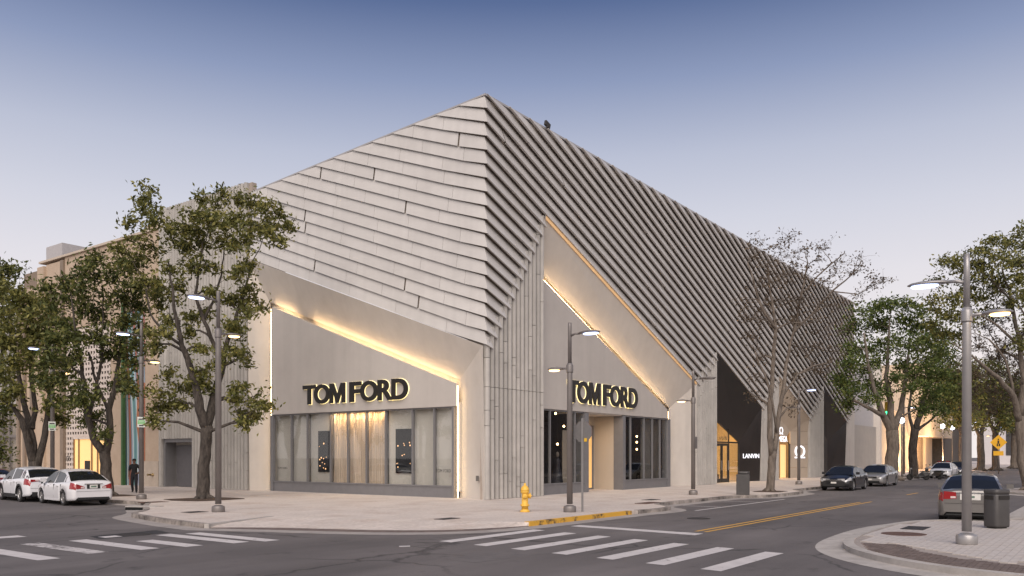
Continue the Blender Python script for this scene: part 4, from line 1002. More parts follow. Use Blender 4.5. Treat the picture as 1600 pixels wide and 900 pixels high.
plate(t, 3.45, (0, 0)); t.children[-1].rotation_euler = (0, 0, 0)
pl_ = [c for c in t.children if c.name.startswith('sign_plate')][0]; pl_.rotation_euler = (0, 0, math.radians(240)); pl_.location = (.075, .12, 0)
t = lamp('street lamp with green parking plate beside the white crossover', -8.72, 21.1, 7.9, (-1, 0), 7.3, 6.2)
plate(t, 3.45); pl_ = [c for c in t.children if c.name.startswith('sign_plate')][0]; pl_.rotation_euler = (0, 0, math.radians(240)); pl_.location = (.075, .12, 0)
lamp('street lamp between the two broad trees in the right street', 53.0, -6.6, 6.8, (0, -1), 6.3, 5.0)
lamp('far street lamp under the distant trees of the right street', 93.5, -6.4, 6.8, (0, -1), 6.3, 5.0)
lamp('farthest street lamp of the right street', 118, -6.4, 6.8, (0, -1), 6.3, 5.0)

# stop sign seen from behind
t = empty('stop_sign', (-4.05, -7.55, 0)); tag(t, 'bare metal back of an octagonal stop sign beside the lamp post', 'traffic sign')
MB().box(-.025, .025, -.03, .03, 0, 3.25).build('post', POLEL, t)
oc = [(math.cos(math.pi/8+i*math.pi/4)*.39, math.sin(math.pi/8+i*math.pi/4)*.39) for i in range(8)]
MB().prism([(.03, a_, 2.78+b_) for a_, b_ in oc], [(.034, a_, 2.78+b_) for a_, b_ in oc]).build('sign_face', mat('sign_red', (.45, .02, .02), .5, var=.1), t)
MB().prism([(.0265, a_, 2.78+b_) for a_, b_ in oc], [(.0295, a_, 2.78+b_) for a_, b_ in oc]).build('sign_back', mat('sign_grey', (.20, .19, .185), .5, .4, var=.08), t)
MB().box(.020, .026, -.17, -.06, 2.44, 2.56).build('sticker', mat('sticker_yellow', (.70, .42, .03), .5, var=.1), t)

# fire hydrant
t = empty('fire_hydrant', (-5.36, -6.03, 0)); tag(t, 'yellow fire hydrant on the corner pavement', 'fire hydrant')
MB().lathe([(.17, 0), (.17, .05), (.125, .07), (.12, .1)], 20).build('base_flange', YELP, t)
MB().lathe([(.12, .08), (.115, .2), (.15, .205), (.15, .25), (.115, .26), (.11, .62), (.13, .66), (.15, .68), (.15, .72)], 20).build('barrel', YELP, t)
MB().lathe([(.15, .72), (.145, .78), (.12, .86), (.07, .91), (.04, .92), (.04, .99), (.02, 1.0)], 20).build('bonnet', YELP, t)
for an in (0, math.pi, -math.pi/2):
    M = Matrix.Translation((0, 0, .56)) @ Matrix.Rotation(an+.65, 4, 'Z') @ Matrix.Rotation(math.pi/2, 4, 'Y')
    k_ = 1.25 if an == -math.pi/2 else 1
    c_ = MB().lathe([(.06*k_, .08), (.06*k_, .15), (.078*k_, .155), (.078*k_, .2), (.05*k_, .21)], 14, M).build('outlet', YELP, t)
    MB().lathe([(.022, .2), (.022, .245)], 5, M, False).build('cap_nut', YELP, c_)
for i in range(6):
    MB().lathe([(.016, .2), (.016, .27)], 6, Matrix.Translation((.135*math.cos(i*1.047), .135*math.sin(i*1.047), 0)), False).build('bolt', YELP, t)

# litter bins: twin drums with side slot
def bin_(label, x, y, rz, twin):
    t = empty('litter_bin', (x, y, 0), rz); tag(t, label, 'litter bin')
    BM = mat('bin_grey', (.075, .07, .068), .5, .3, var=.1)
    def drum(cx, w, d):
        n = 28; prof = []
        for i in range(n):
            a_ = 2*math.pi*i/n; ca, sa = math.cos(a_), math.sin(a_)
            prof.append((cx+math.copysign(abs(ca)**.45, ca)*w, math.copysign(abs(sa)**.45, sa)*d))
        return prof
    def shell(name, cx, w, d, z0, z1, par, m_):
        p = drum(cx, w, d); q = drum(cx, w*.96, d*.96)
        mb = MB(); n = len(p)
        mb.add([(a_, b_, z0) for a_, b_ in q]+[(a_, b_, z0+.06) for a_, b_ in p]+[(a_, b_, z1-.05) for a_, b_ in p]+[(a_, b_, z1) for a_, b_ in q], [(i+k_*n, (i+1) % n+k_*n, (i+1) % n+(k_+1)*n, i+(k_+1)*n) for k_ in range(3) for i in range(n)], True)
        mb.f += [tuple(range(n)), tuple(3*n+i for i in range(n))]; mb.sm += [False, False]
        return mb.build(name, m_, par)
    shell('body', 0, .30, .27, .04, 1.02, t, BM); shell('lid', 0, .305, .275, 1.022, 1.16, t, BM)
    MB().box(-.2, .2, -.28, -.262, .86, .98).build('slot', BLKM, t); MB().box(.285, .306, -.16, .16, .86, .98).box(-.306, -.285, -.16, .16, .86, .98).build('slot', BLKM, t)
    MB().box(-.2, .2, -.18, .18, 0, .04).build('foot', BLKM, t)
    if not twin: t.scale = (.88, .88, .9)
    if twin: bevel(MB().box(-.42, -.33, -.32, .32, 0, 1.02).build('side_panel', BM, t), .02)
bin_('dark litter bin on the kerb beside the bare tree', 11.55, -7.4, .25, True)
bin_('grey litter bin behind the parked beige sedan at right', -2.96, -19.95, math.radians(-37), False)

# pedestrian warning sign, signals and tent far down the right street
t = empty('crossing_sign', (80, -11.2, RZ)); tag(t, 'yellow diamond pedestrian crossing sign far down the right street', 'traffic sign')
MB().tube([(0, 0, 0), (0, 0, 4.4)], .05, 8).build('post', POLE, t)
YS = mat('sign_yellow', (.75, .40, .02), .5, var=.06)
MB().prism([(-.06, 0, 2.75), (-.06, .85, 3.6), (-.06, 0, 4.45), (-.06, -.85, 3.6)], [(-.05, 0, 2.75), (-.05, .85, 3.6), (-.05, 0, 4.45), (-.05, -.85, 3.6)]).build('diamond', YS, t)
MB().box(-.07, -.061, -.08, .1, 3.45, 3.8).box(-.07, -.061, -.16, -.02, 3.15, 3.45).box(-.07, -.061, .05, .17, 3.15, 3.45).box(-.07, -.061, -.05, .07, 3.85, 4.0).build('walker_symbol', BLKM, t)
MB().box(-.06, -.05, -.5, .5, 2.1, 2.6).build('arrow_plate', YS, t)
t = empty('traffic_signal', (46.6, -6.6, 0)); tag(t, 'traffic signal showing green inside the broad tree crown', 'traffic signal')
MB().tube([(0, 0, 0), (0, 0, 6.2)], .07, 8).build('post', POLE, t)
MB().box(-.2, .2, -.2, .2, 5.3, 6.5).build('housing', mat('signal_yellow', (.5, .33, .03), .5, var=.1), t)
MB().lathe([(.16, 0), (.16, .03)], 14, Matrix.Translation((-.23, 0, 5.55)) @ Matrix.Rotation(math.pi/2, 4, 'Y')).build('green_lens', mat('green_lens', (.1, .8, .4), .4, emit=(.05, 1, .35), estr=4), t)
t = empty('market_tent', (130, -13, RZ)); tag(t, 'small blue canopy tent at the far end of the right street', 'tent')
MB().add([(-2.5, -2.5, 2.6), (2.5, -2.5, 2.6), (2.5, 2.5, 2.6), (-2.5, 2.5, 2.6), (0, 0, 3.9)], [(0, 1, 4), (1, 2, 4), (2, 3, 4), (3, 0, 4)]).build('canopy', mat('tent_blue', (.02, .04, .25), .6, var=.1), t)
for sx_ in (-1, 1):
    for sy_ in (-1, 1): MB().tube([(sx_*2.4, sy_*2.4, 0), (sx_*2.4, sy_*2.4, 2.6)], .05, 6).build('leg', POLEL, t)
# globe lamps glowing on the cream building front
GLOBE = mat('globe_white', (1, 1, 1), .4, emit=(.9, .92, 1), estr=5)
for i, (px, py, u, w_) in enumerate(((1409, 657, 52.0, 'on a post beside the broad trunk'), (1473, 666, 100., 'on the wall under the cream block'), (1488, 668, 106., 'right of the cream block'))):
    p = PX(px, py, depth_of(u, -6.9)); t = empty('globe_lamp', (p.x, p.y, 0)); tag(t, 'round white globe lamp '+w_, 'lamp')
    MB().tube([(0, 0, 0), (0, 0, p.z-.2)], .06, 8).build('post', POLE, t)
    k_ = .26 if i == 0 else .34
    MB().lathe([(.05, -k_), (k_*.7, -k_*.7), (k_, 0), (k_*.7, k_*.7), (.05, k_)], 14, Matrix.Translation((0, 0, p.z))).build('globe', GLOBE, t)

# ------------------------------------------------------------------ trees
def leaves_mesh(name, centres, size, seed, m, droop=.25, ratio=.42):
    """many small folded leaves; centres = (n,3) array"""
    r = np.random.default_rng(seed); n = len(centres)
    d = r.normal(size=(n, 3)); d[:, 2] -= droop; d /= np.linalg.norm(d, axis=1, keepdims=True)
    q = r.normal(size=(n, 3)); q[:, 2] *= .6
    w = np.cross(d, q); w /= np.maximum(np.linalg.norm(w, axis=1, keepdims=True), 1e-6)
    nn = np.cross(d, w)
    L = size*r.uniform(.65, 1.3, (n, 1)); W = L*ratio
    base = centres-d*L*.5; tip = centres+d*L*.5
    a_ = centres+w*W*.5+nn*W*.18; b_ = centres-w*W*.5+nn*W*.18
    co = np.stack([base, a_, tip, b_], 1).reshape(-1, 3)
    me = bpy.data.meshes.new(name); me.vertices.add(4*n); me.vertices.foreach_set('co', co.ravel())
    me.loops.add(4*n); me.loops.foreach_set('vertex_index', np.arange(4*n))
    me.polygons.add(n); me.polygons.foreach_set('loop_start', np.arange(0, 4*n, 4)); me.polygons.foreach_set('loop_total', np.full(n, 4))
    me.update(calc_edges=True); me.materials.append(m)
    return me
def tree(label, base, stems, clumps, leafm, barkm, seed, leaf=.15, dens=1., twigs=7, spread=.34, group=None, trunk_flare=1.5, bare=False, depth_j=1.5, name='tree', droop=.25):
    """stems: polylines [(px,py,dd,radius)...] read off the picture at the tree's own depth; clumps: (px,py,radius_px,dd)"""
    bx, by = base; D = depth_of(bx, by); r = random.Random(seed); nr = np.random.default_rng(seed)
    org = Vector((bx, by, 0)); t = empty(name, org); tag(t, label, 'tree', group)
    nodes = []; br = MB()
    def W(px, py, dd): return PX(px, py, D+dd)-org
    tr = MB()
    for si, st in enumerate(stems):
        pts = [W(a_, b_, c_) for a_, b_, c_, _ in st]; rad = [x[3]*(1.3 if bare and x[3] < .07 else .85 if bare else .84 if barkm is BARK else .92) for x in st]
        if si == 0: pts[0] = Vector((0, 0, -.05))
        # smooth by midpoints and wobble
        P, Rr = [pts[0]], [rad[0]]
        for i in range(len(pts)-1):
            for f_ in (1/3, 2/3, 1):
                q = pts[i].lerp(pts[i+1], f_)
                if f_ < 1: q += Vector((r.uniform(-1, 1), r.uniform(-1, 1), 0))*.09*(pts[i+1]-pts[i]).length*.35
                P.append(q); Rr.append(rad[i]+(rad[i+1]-rad[i])*f_)
        if si == 0:
            P.insert(1, P[0].lerp(P[1], .25)); Rr.insert(1, rad[0]); Rr[0] *= trunk_flare
            # root flare ridges
            for k_ in range(5):
                a_ = k_*1.257+r.random(); tr.tube([P[1]+Vector((0, 0, .15)), Vector((math.cos(a_), math.sin(a_), 0))*rad[0]*1.2+Vector((0, 0, .06)), Vector((math.cos(a_), math.sin(a_), 0))*rad[0]*2.0+Vector((0, 0, -.03))], [rad[0]*.6, rad[0]*.42, rad[0]*.15], 6)
        (tr if si == 0 else br).tube(P, Rr, 10 if Rr[0] > .1 else 7)
        if si > 0 or len(stems) == 1:
            nodes += [(p, q) for p, q in zip(P[2:], Rr[2:])]
        else: nodes += [(p, q) for p, q in zip(P[-3:], Rr[-3:])]
    cl = []
    for (px, py, rp, dd) in clumps:
        c = W(px, py, dd+r.uniform(-depth_j, depth_j)); cl.append((c, rp/F*D))
    root = nodes[0][0]
    cl.sort(key=lambda x: (x[0]-root).length)
    pts_all = []
    for c, R_ in cl:
        best = None
        for (p, q) in nodes:
            dz = c.z-p.z
            cost = (c-p).length+(1.2 if dz < .1 else 0)+max(0, -dz)*1.5+(.4/(q+.02))*.02
            if best is None or cost < best[0]: best = (cost, p, q)
        _, p, q = best
        q0 = min(q*.7, .02+.03*(c-p).length**.5+.02)
        mid = p.lerp(c, .5)+Vector((r.uniform(-.2, .2), r.uniform(-.2, .2), .12+(c-p).length*.06))
        path = [p, p.lerp(mid, .5)+Vector((r.uniform(-.1, .1), r.uniform(-.1, .1), 0)), mid, mid.lerp(c, .55)+Vector((r.uniform(-.12, .12), r.uniform(-.12, .12), .05)), c]
        rr = [q0, q0*.85, q0*.7, q0*.5, q0*.35]
        br.tube(path, rr, 6, False); nodes += list(zip(path[2:], rr[2:]))
        nt_ = max(4, int(twigs*(R_/.8)**1.3))
        for _ in range(nt_):
            v = Vector((r.gauss(0, 1), r.gauss(0, 1), r.gauss(0, .8)))
            v = v.normalized()*R_*r.uniform(.3, .95)
            e = c+v; s0 = c.lerp(path[3], r.random()*.7)
            m_ = s0.lerp(e, .55)+Vector((r.uniform(-.08, .08), r.uniform(-.08, .08), r.uniform(-.02, .14)))
            br.tube([s0, m_, e], [max(.012, q0*.28), .011, .006], 4, False)
            if bare:
                for _k in range(3):
                    b0 = s0.lerp(e, r.uniform(.4, 1)); e2 = b0+Vector((r.gauss(0, .3), r.gauss(0, .3), r.gauss(.08, .25)))
                    br.tube([b0, b0.lerp(e2, .5)+Vector((0, 0, .04)), e2], [.008, .006, .004], 3, False)
                    nl = r.randint(1, int(8*dens)+1); pts_all.append(np.array(e2)+nr.normal(size=(nl, 3))*[.12, .12, .08])
            else:
                nl = int(r.uniform(52, 90)*dens)
                o_ = nr.normal(size=(nl, 3))*[spread, spread, spread*.7]
                pts_all.append(np.array(e)+o_)
                nl2 = int(nl*.35); f_ = nr.uniform(.3, 1, (nl2, 1)); pts_all.append(np.array(s0)*(1-f_)+np.array(e)*f_+nr.normal(size=(nl2, 3))*spread*.4)
    tr.build('trunk', barkm, t)
    br.raw('branches', barkm, t)
    P = np.concatenate(pts_all)
    crown = bpy.data.objects.new('crown', leaves_mesh('crown', P, leaf, seed, leafm, droop)); C.objects.link(crown); crown.parent = t
    return t

# tree in front of the fluted wall (left)
pit(-7.06, 10.46, 1.5, 1.5)
tree('broad tree with leaning forked trunk before the fluted wall left of the wide window', (-7.06, 10.46),
     [[(318, 780, 0, .36), (318, 740, 0, .31), (321, 700, 0, .29), (324, 665, 0, .30)],
      [(324, 670, 0, .28), (312, 640, -.3, .24), (306, 600, -.4, .20), (296, 570, -.6, .17), (284, 540, -.8, .13), (276, 500, -1, .10), (270, 450, -1.2, .06), (262, 405, -1.3, .04)],
      [(322, 670, 0, .26), (332, 630, .3, .22), (345, 585, .4, .17), (352, 545, .5, .13), (368, 500, .8, .10), (382, 455, 1, .07), (396, 405, 1.2, .04)],
      [(345, 585, .4, .12), (335, 540, .2, .11), (318, 500, 0, .10), (305, 462, -.2, .08), (312, 420, -.3, .05), (316, 380, -.3, .03)],
      [(335, 628, .3, .13), (350, 622, .4, .11), (366, 628, .5, .09), (384, 628, .6, .05)],
      [(318, 500, 0, .08), (334, 470, .3, .07), (346, 430, .4, .05), (350, 390, .5, .03)],
      [(284, 540, -.8, .08), (255, 520, -1.2, .07), (235, 490, -1.4, .05), (225, 440, -1.5, .03)]],
     [(232, 312, 26, 0), (222, 330, 20, -1), (244, 345, 28, 0), (262, 362, 24, 1), (200, 350, 14, 0), (215, 372, 20, 0), (192, 392, 18, 0), (212, 410, 22, 0), (238, 392, 22, 0),
      (300, 335, 26, 0), (322, 318, 24, 0), (346, 312, 22, 1), (368, 312, 22, 0), (392, 318, 24, 0), (416, 322, 22, 0), (432, 334, 20, 0), (450, 350, 13, 0), (420, 352, 26, 0), (436, 372, 16, 0), (395, 350, 28, 0), (366, 345, 28, 1), (336, 350, 28, 0), (306, 362, 26, 0), (284, 352, 24, 0),
      (320, 386, 24, 0), (352, 380, 26, 0), (384, 382, 26, 0), (286, 392, 22, 0), (296, 418, 18, 0), (330, 418, 22, 0), (392, 412, 18, 0), (268, 428, 20, 0), (372, 428, 18, 0), (260, 452, 24, 0), (282, 452, 20, 0), (246, 470, 22, 0), (230, 448, 18, 0), (388, 450, 20, 0), (398, 472, 16, 0), (376, 480, 18, 0), (362, 470, 14, 0), (384, 500, 20, 0), (372, 520, 18, 0), (356, 510, 14, 0),
      (318, 488, 16, 0), (330, 452, 14, 0), (300, 498, 14, 0), (312, 545, 16, 0), (296, 520, 14, 0), (268, 500, 20, 0), (250, 520, 22, 0), (236, 540, 18, 0), (368, 545, 20, 0), (386, 560, 16, 0),
      (318, 580, 24, 0), (306, 600, 20, 0), (326, 604, 20, 0), (290, 606, 16, 0), (344, 560, 14, 0), (262, 585, 18, 0), (250, 612, 20, 0), (244, 636, 18, 0), (262, 632, 18, 0), (240, 660, 10, 0), (286, 634, 12, 0),
      (378, 605, 20, 0), (396, 622, 20, 0), (412, 630, 12, 0), (388, 645, 18, 0), (404, 652, 12, 0), (372, 625, 14, 0), (382, 662, 10, 0)],
     LEAF, BARK, 21, leaf=.22, dens=.50, group='trees along the left pavement', spread=.21)
# second tree: dark dense crown over the white cars
pit(-8, 17.0, 1.2, 1.2)
tree('dense dark tree with forked trunk beside the white sedan', (-8.0, 16.9),
     [[(170, 775, 0, .33), (166, 745, 0, .31), (164, 715, 0, .30), (163, 705, 0, .28)],
      [(163, 708, 0, .24), (146, 685, -.3, .20), (138, 655, -.5, .17), (132, 615, -.6, .14), (128, 570, -.7, .10), (118, 520, -1, .06), (112, 470, -1, .04)],
      [(165, 708, 0, .24), (172, 680, .3, .20), (170, 640, .4, .17), (180, 605, .5, .14), (186, 565, .7, .10), (192, 510, .9, .06), (196, 455, 1, .04)],
      [(138, 655, -.5, .12), (150, 615, 0, .10), (158, 565, .2, .08), (160, 510, .2, .05), (162, 460, .2, .03)],
      [(170, 645, .4, .10), (152, 600, 0, .08), (138, 550, -.3, .06)]],
     [(162, 402, 18, 0), (140, 412, 18, 0), (186, 404, 20, 0), (206, 418, 20, 0), (120, 428, 18, 0), (98, 438, 18, 0), (80, 448, 14, 0), (150, 432, 24, 0), (180, 432, 24, 0), (210, 446, 22, 0), (128, 456, 24, 0), (104, 466, 24, 0), (86, 478, 18, 0), (156, 462, 26, 0), (190, 466, 26, 0), (220, 478, 20, 0), (236, 462, 14, 0),
      (132, 490, 26, 0), (106, 500, 26, 0), (82, 508, 20, 0), (160, 496, 26, 0), (190, 498, 26, 0), (218, 510, 22, 0), (96, 532, 26, 0), (124, 526, 26, 0), (152, 528, 24, 0), (182, 530, 26, 0), (210, 540, 22, 0), (76, 540, 20, 0), (70, 566, 20, 0), (90, 562, 26, 0), (116, 556, 26, 0), (192, 562, 24, 0), (168, 560, 16, 0), (212, 570, 16, 0), (98, 592, 26, 0), (78, 600, 22, 0), (118, 600, 22, 0), (66, 588, 16, 0), (196, 590, 20, 0), (182, 606, 14, 0), (110, 624, 20, 0), (92, 622, 18, 0), (128, 628, 14, 0), (150, 618, 14, 0), (148, 648, 12, 0), (138, 660, 10, 0), (160, 680, 8, 0), (205, 605, 16, 0)],
     LEAFD, BARK, 33, leaf=.24, dens=.45, group='trees along the left pavement', spread=.25)
pit(-8, 24.5, 1.2, 1.2)
tree('olive crowned tree with three stems behind the white crossover', (-8.0, 24.3),
     [[(58, 765, 0, .40), (56, 740, 0, .38), (54, 722, 0, .36)],
      [(54, 730, 0, .26), (44, 690, -.3, .22), (34, 655, -.5, .17), (20, 635, -.6, .12), (4, 625, -.7, .08), (-14, 600, -.8, .05)],
      [(54, 728, 0, .26), (50, 680, 0, .2), (40, 640, .2, .17), (30, 590, .3, .13), (22, 540, .3, .08), (16, 490, .3, .04)],
      [(58, 728, 0, .26), (68, 690, .3, .2), (74, 655, .4, .18), (78, 615, .5, .14), (84, 580, .6, .1)],
      [(50, 670, 0, .18), (56, 640, .4, .15), (48, 590, .5, .12), (46, 540, .6, .08), (50, 490, .6, .04)]],
     [(14, 455, 20, 0), (38, 462, 22, 0), (58, 472, 22, 0), (26, 482, 24, 0), (50, 492, 24, 0), (70, 494, 20, 0), (6, 490, 22, 0), (16, 512, 24, 0), (42, 516, 24, 0), (66, 520, 24, 0), (84, 530, 18, 0), (6, 536, 22, 0), (30, 540, 22, 0), (58, 545, 22, 0), (82, 556, 18, 0), (12, 562, 18, 0), (40, 566, 16, 0), (66, 570, 16, 0), (10, 596, 14, 0), (8, 620, 12, 0), (70, 600, 12, 0), (84, 640, 14, 0), (92, 655, 12, 0), (20, 610, 10, 0)],
     LEAF, BARK, 44, leaf=.26, dens=.55, group='trees along the left pavement', spread=.30)
tree('tree at the left edge of the view above the red car', (-8.0, 31.),
     [[(-16, 755, 0, .34), (-18, 720, 0, .32), (-18, 690, 0, .3)], [(-18, 695, 0, .22), (-10, 650, 0, .16), (-2, 600, 0, .12), (2, 520, 0, .07), (4, 450, 0, .04)], [(-18, 695, 0, .22), (-34, 640, 0, .16), (-44, 560, 0, .1)]],
     [(4, 420, 13, 0), (16, 424, 11, 0), (2, 438, 14, 0), (-14, 430, 20, 0), (-4, 460, 18, 0), (-20, 480, 26, 0), (-30, 520, 26, 0), (-10, 540, 24, 0), (2, 660, 16, 0), (-6, 690, 16, 0), (0, 715, 10, 0), (-30, 570, 26, 0), (0, 580, 16, 0), (6, 640, 10, 0)],
     LEAFD, BARK, 55, leaf=.27, dens=.6, group='trees along the left pavement', spread=.4)

# nearly bare tree on the right
pit(15.95, -7.2, 1.1, .8)
tree('nearly bare multi-stemmed tree standing on the kerb before the slatted facade', (15.95, -7.2),
     [[(1205, 769, 0, .27), (1206, 730, 0, .25), (1208, 705, 0, .25)],
      [(1206, 712, 0, .2), (1203, 670, -.2, .17), (1204, 620, -.3, .15), (1209, 560, -.3, .12), (1212, 515, -.4, .10), (1206, 470, -.5, .07), (1200, 420, -.5, .04)],
      [(1208, 712, 0, .2), (1214, 670, .2, .16), (1222, 620, .4, .13), (1228, 570, .5, .11), (1240, 520, .7, .08), (1252, 460, .9, .05), (1262, 410, 1, .03)],
      [(1212, 515, -.4, .08), (1195, 490, -.8, .06), (1180, 450, -1, .04), (1168, 410, -1.2, .025)],
      [(1222, 620, .4, .09), (1246, 585, .8, .07), (1270, 572, 1, .05), (1300, 566, 1.2, .03)],
      [(1240, 520, .7, .06), (1270, 490, 1, .05), (1300, 455, 1.2, .04), (1330, 430, 1.4, .025), (1350, 410, 1.5, .015)],
      [(1214, 680, .1, .08), (1200, 600, -.5, .05), (1180, 550, -.8, .03)],
      [(1252, 460, .9, .04), (1290, 420, 1, .03), (1320, 395, 1, .02)],
      [(1300, 455, 1.2, .03), (1340, 460, 1.3, .02), (1375, 440, 1.4, .012)]],
     [(1186, 378, 14, 0), (1210, 388, 18, 0), (1240, 374, 18, 0), (1250, 392, 20, 0), (1228, 402, 20, 0), (1200, 412, 22, 0), (1178, 402, 16, 0), (1288, 390, 12, 0), (1276, 405, 14, 0), (1320, 410, 14, 0), (1308, 425, 14, 0), (1336, 424, 12, 0), (1342, 405, 8, 0), (1366, 442, 12, 0), (1350, 455, 12, 0), (1382, 440, 8, 0), (1290, 440, 16, 0), (1262, 430, 22, 0), (1236, 432, 22, 0), (1212, 440, 22, 0), (1184, 440, 20, 0), (1168, 468, 16, 0), (1192, 472, 20, 0), (1222, 470, 22, 0), (1252, 468, 22, 0), (1282, 474, 20, 0), (1310, 478, 18, 0), (1236, 500, 22, 0), (1262, 506, 22, 0), (1290, 512, 20, 0), (1316, 516, 14, 0), (1180, 500, 18, 0), (1160, 492, 12, 0), (1204, 508, 18, 0), (1176, 528, 16, 0), (1276, 540, 18, 0), (1250, 545, 18, 0), (1304, 548, 16, 0), (1188, 560, 14, 0), (1270, 580, 16, 0), (1296, 578, 14, 0), (1180, 590, 12, 0), (1240, 590, 12, 0), (1178, 620, 8, 0), (1240, 635, 8, 0)],
     LEAFB, BARKP, 66, leaf=.16, dens=1.2, twigs=8, bare=True, name='bare_tree')
# green broad tree further on
tree('broad green tree with spreading grey trunk behind the silver sedan', (45.6, -7.0),
     [[(1398, 745, 0, .62), (1396, 700, 0, .55), (1394, 672, 0, .55)],
      [(1394, 680, 0, .36), (1376, 640, -.5, .28), (1366, 610, -.8, .2), (1356, 570, -1, .14), (1350, 520, -1, .08)],
      [(1394, 680, 0, .36), (1392, 630, 0, .28), (1384, 590, 0, .2), (1388, 540, 0, .12), (1390, 500, 0, .06)],
      [(1396, 680, 0, .34), (1408, 640, .5, .26), (1414, 600, .8, .18), (1420, 550, 1, .1), (1424, 510, 1, .05)],
      [(1380, 650, -.5, .2), (1352, 635, -1.5, .14), (1335, 625, -2, .08)]],
     [(1345, 490, 18, 0), (1368, 480, 18, 0), (1392, 474, 18, 0), (1416, 478, 16, 0), (1438, 486, 16, 0), (1332, 512, 18, 0), (1356, 510, 22, 0), (1384, 504, 22, 0), (1410, 508, 22, 0), (1436, 512, 20, 0), (1458, 514, 18, 0), (1330, 540, 18, 0), (1352, 542, 22, 0), (1378, 536, 20, 0), (1404, 538, 20, 0), (1430, 542, 22, 0), (1456, 544, 20, 0), (1476, 548, 16, 0), (1326, 572, 18, 0), (1346, 576, 20, 0), (1368, 568, 16, 0), (1412, 572, 18, 0), (1440, 576, 22, 0), (1466, 580, 20, 0), (1320, 604, 18, 0), (1340, 612, 20, 0), (1356, 622, 14, 0), (1430, 606, 18, 0), (1452, 612, 20, 0), (1474, 610, 16, 0), (1324, 630, 12, 0), (1382, 608, 12, 0), (1366, 600, 14, 0), (1458, 636, 14, 0), (1440, 640, 10, 0), (1312, 590, 10, 0), (1400, 590, 12, 0)],
     LEAFG, BARKP, 77, leaf=.30, dens=.75, twigs=4, spread=.45, group='trees along the right pavement')
tree('dark leaning tree behind the motor scooters', (53.5, -7.3),
     [[(1424, 742, 0, .5), (1426, 700, 0, .45), (1430, 670, 0, .42)], [(1430, 675, 0, .34), (1442, 630, 0, .28), (1454, 590, 0, .2), (1462, 550, 0, .1)], [(1430, 675, 0, .2), (1450, 660, .5, .12), (1470, 640, 1, .08), (1490, 622, 1, .05)], [(1428, 680, 0, .2), (1420, 640, 0, .15), (1424, 600, 0, .1)]],
     [(1440, 560, 22, 0), (1464, 556, 22, 0), (1484, 566, 20, 0), (1450, 590, 22, 0), (1474, 594, 22, 0), (1494, 590, 18, 0), (1462, 620, 18, 0), (1486, 616, 16, 0), (1430, 590, 18, 0), (1500, 610, 14, 0), (1478, 640, 8, 0), (1446, 530, 20, 0), (1474, 530, 18, 0)],
     LEAFD, BARK, 88, leaf=.33, dens=.7, twigs=4, spread=.5, group='trees along the right pavement')
# big half-bare tree at right
tree('large half-bare tree with arching branches behind the beige sedan', (27.0, -18.3),
     [[(1598, 775, 0, .30), (1596, 720, 0, .28), (1594, 650, 0, .27)],
      [(1594, 660, 0, .22), (1584, 620, -.5, .17), (1560, 590, -1, .13), (1535, 570, -1.4, .09), (1510, 550, -1.6, .05), (1488, 536, -1.8, .03)],
      [(1594, 650, 0, .22), (1600, 590, 0, .18), (1594, 530, .3, .13), (1580, 470, .5, .09), (1566, 420, .6, .05)],
      [(1596, 600, 0, .15), (1624, 540, 0, .12), (1640, 470, 0, .08), (1640, 400, 0, .04)],
      [(1594, 540, .3, .1), (1560, 510, 0, .07), (1530, 490, -.3, .05), (1500, 480, -.5, .03)],
      [(1580, 470, .5, .07), (1550, 440, .5, .05), (1528, 420, .5, .03)],
      [(1584, 620, -.5, .1), (1570, 560, -.8, .07), (1545, 530, -1, .05)]],
     [(1490, 408, 12, 0), (1510, 400, 14, 0), (1534, 390, 14, 0), (1548, 376, 12, 0), (1478, 412, 8, 0), (1530, 412, 20, 0), (1556, 402, 20, 0), (1576, 384, 16, 0), (1592, 366, 16, 0), (1604, 380, 20, 0), (1580, 410, 22, 0), (1508, 424, 18, 0), (1600, 410, 22, 0), (1540, 432, 20, 0), (1566, 436, 20, 0), (1592, 440, 22, 0), (1510, 452, 16, 0), (1478, 466, 14, 0), (1496, 470, 18, 0), (1522, 466, 18, 0), (1462, 486, 14, 0), (1480, 494, 16, 0), (1502, 498, 16, 0), (1452, 508, 12, 0), (1604, 470, 20, 0), (1580, 474, 16, 0), (1550, 462, 14, 0), (1608, 505, 18, 0), (1620, 440, 22, 0), (1625, 400, 22, 0), (1470, 520, 16, 0), (1494, 526, 16, 0), (1520, 500, 16, 0), (1545, 490, 16, 0), (1598, 540, 18, 0), (1470, 440, 12, 0), (1456, 470, 10, 0)],
     LEAF, BARKP, 99, leaf=.23, dens=.42, twigs=8, spread=.30)
tr2 = tree('twiggy leafless tree mixed into the half-bare crown at right', (31, -19.6),
     [[(1650, 770, 0, .24), (1650, 700, 0, .22), (1648, 640, 0, .2)], [(1648, 645, 0, .16), (1620, 590, 0, .12), (1590, 560, 0, .08), (1560, 545, 0, .05)], [(1648, 640, 0, .15), (1630, 540, 0, .1), (1600, 490, 0, .06)]],
     [(1596, 520, 26, 0), (1572, 540, 26, 0), (1548, 560, 24, 0), (1590, 560, 26, 0), (1566, 586, 24, 0), (1530, 590, 22, 0), (1546, 612, 22, 0), (1590, 600, 22, 0), (1520, 612, 18, 0), (1560, 500, 22, 0), (1600, 620, 20, 0), (1530, 540, 20, 0), (1510, 575, 18, 0), (1585, 470, 24, 0), (1560, 450, 22, 0), (1535, 510, 20, 0), (1575, 625, 22, 0), (1550, 640, 18, 0), (1600, 580, 24, 0), (1520, 640, 14, 0)],
     LEAFB, BARKP, 101, leaf=.17, dens=1.3, twigs=12, bare=True, name='bare_tree')
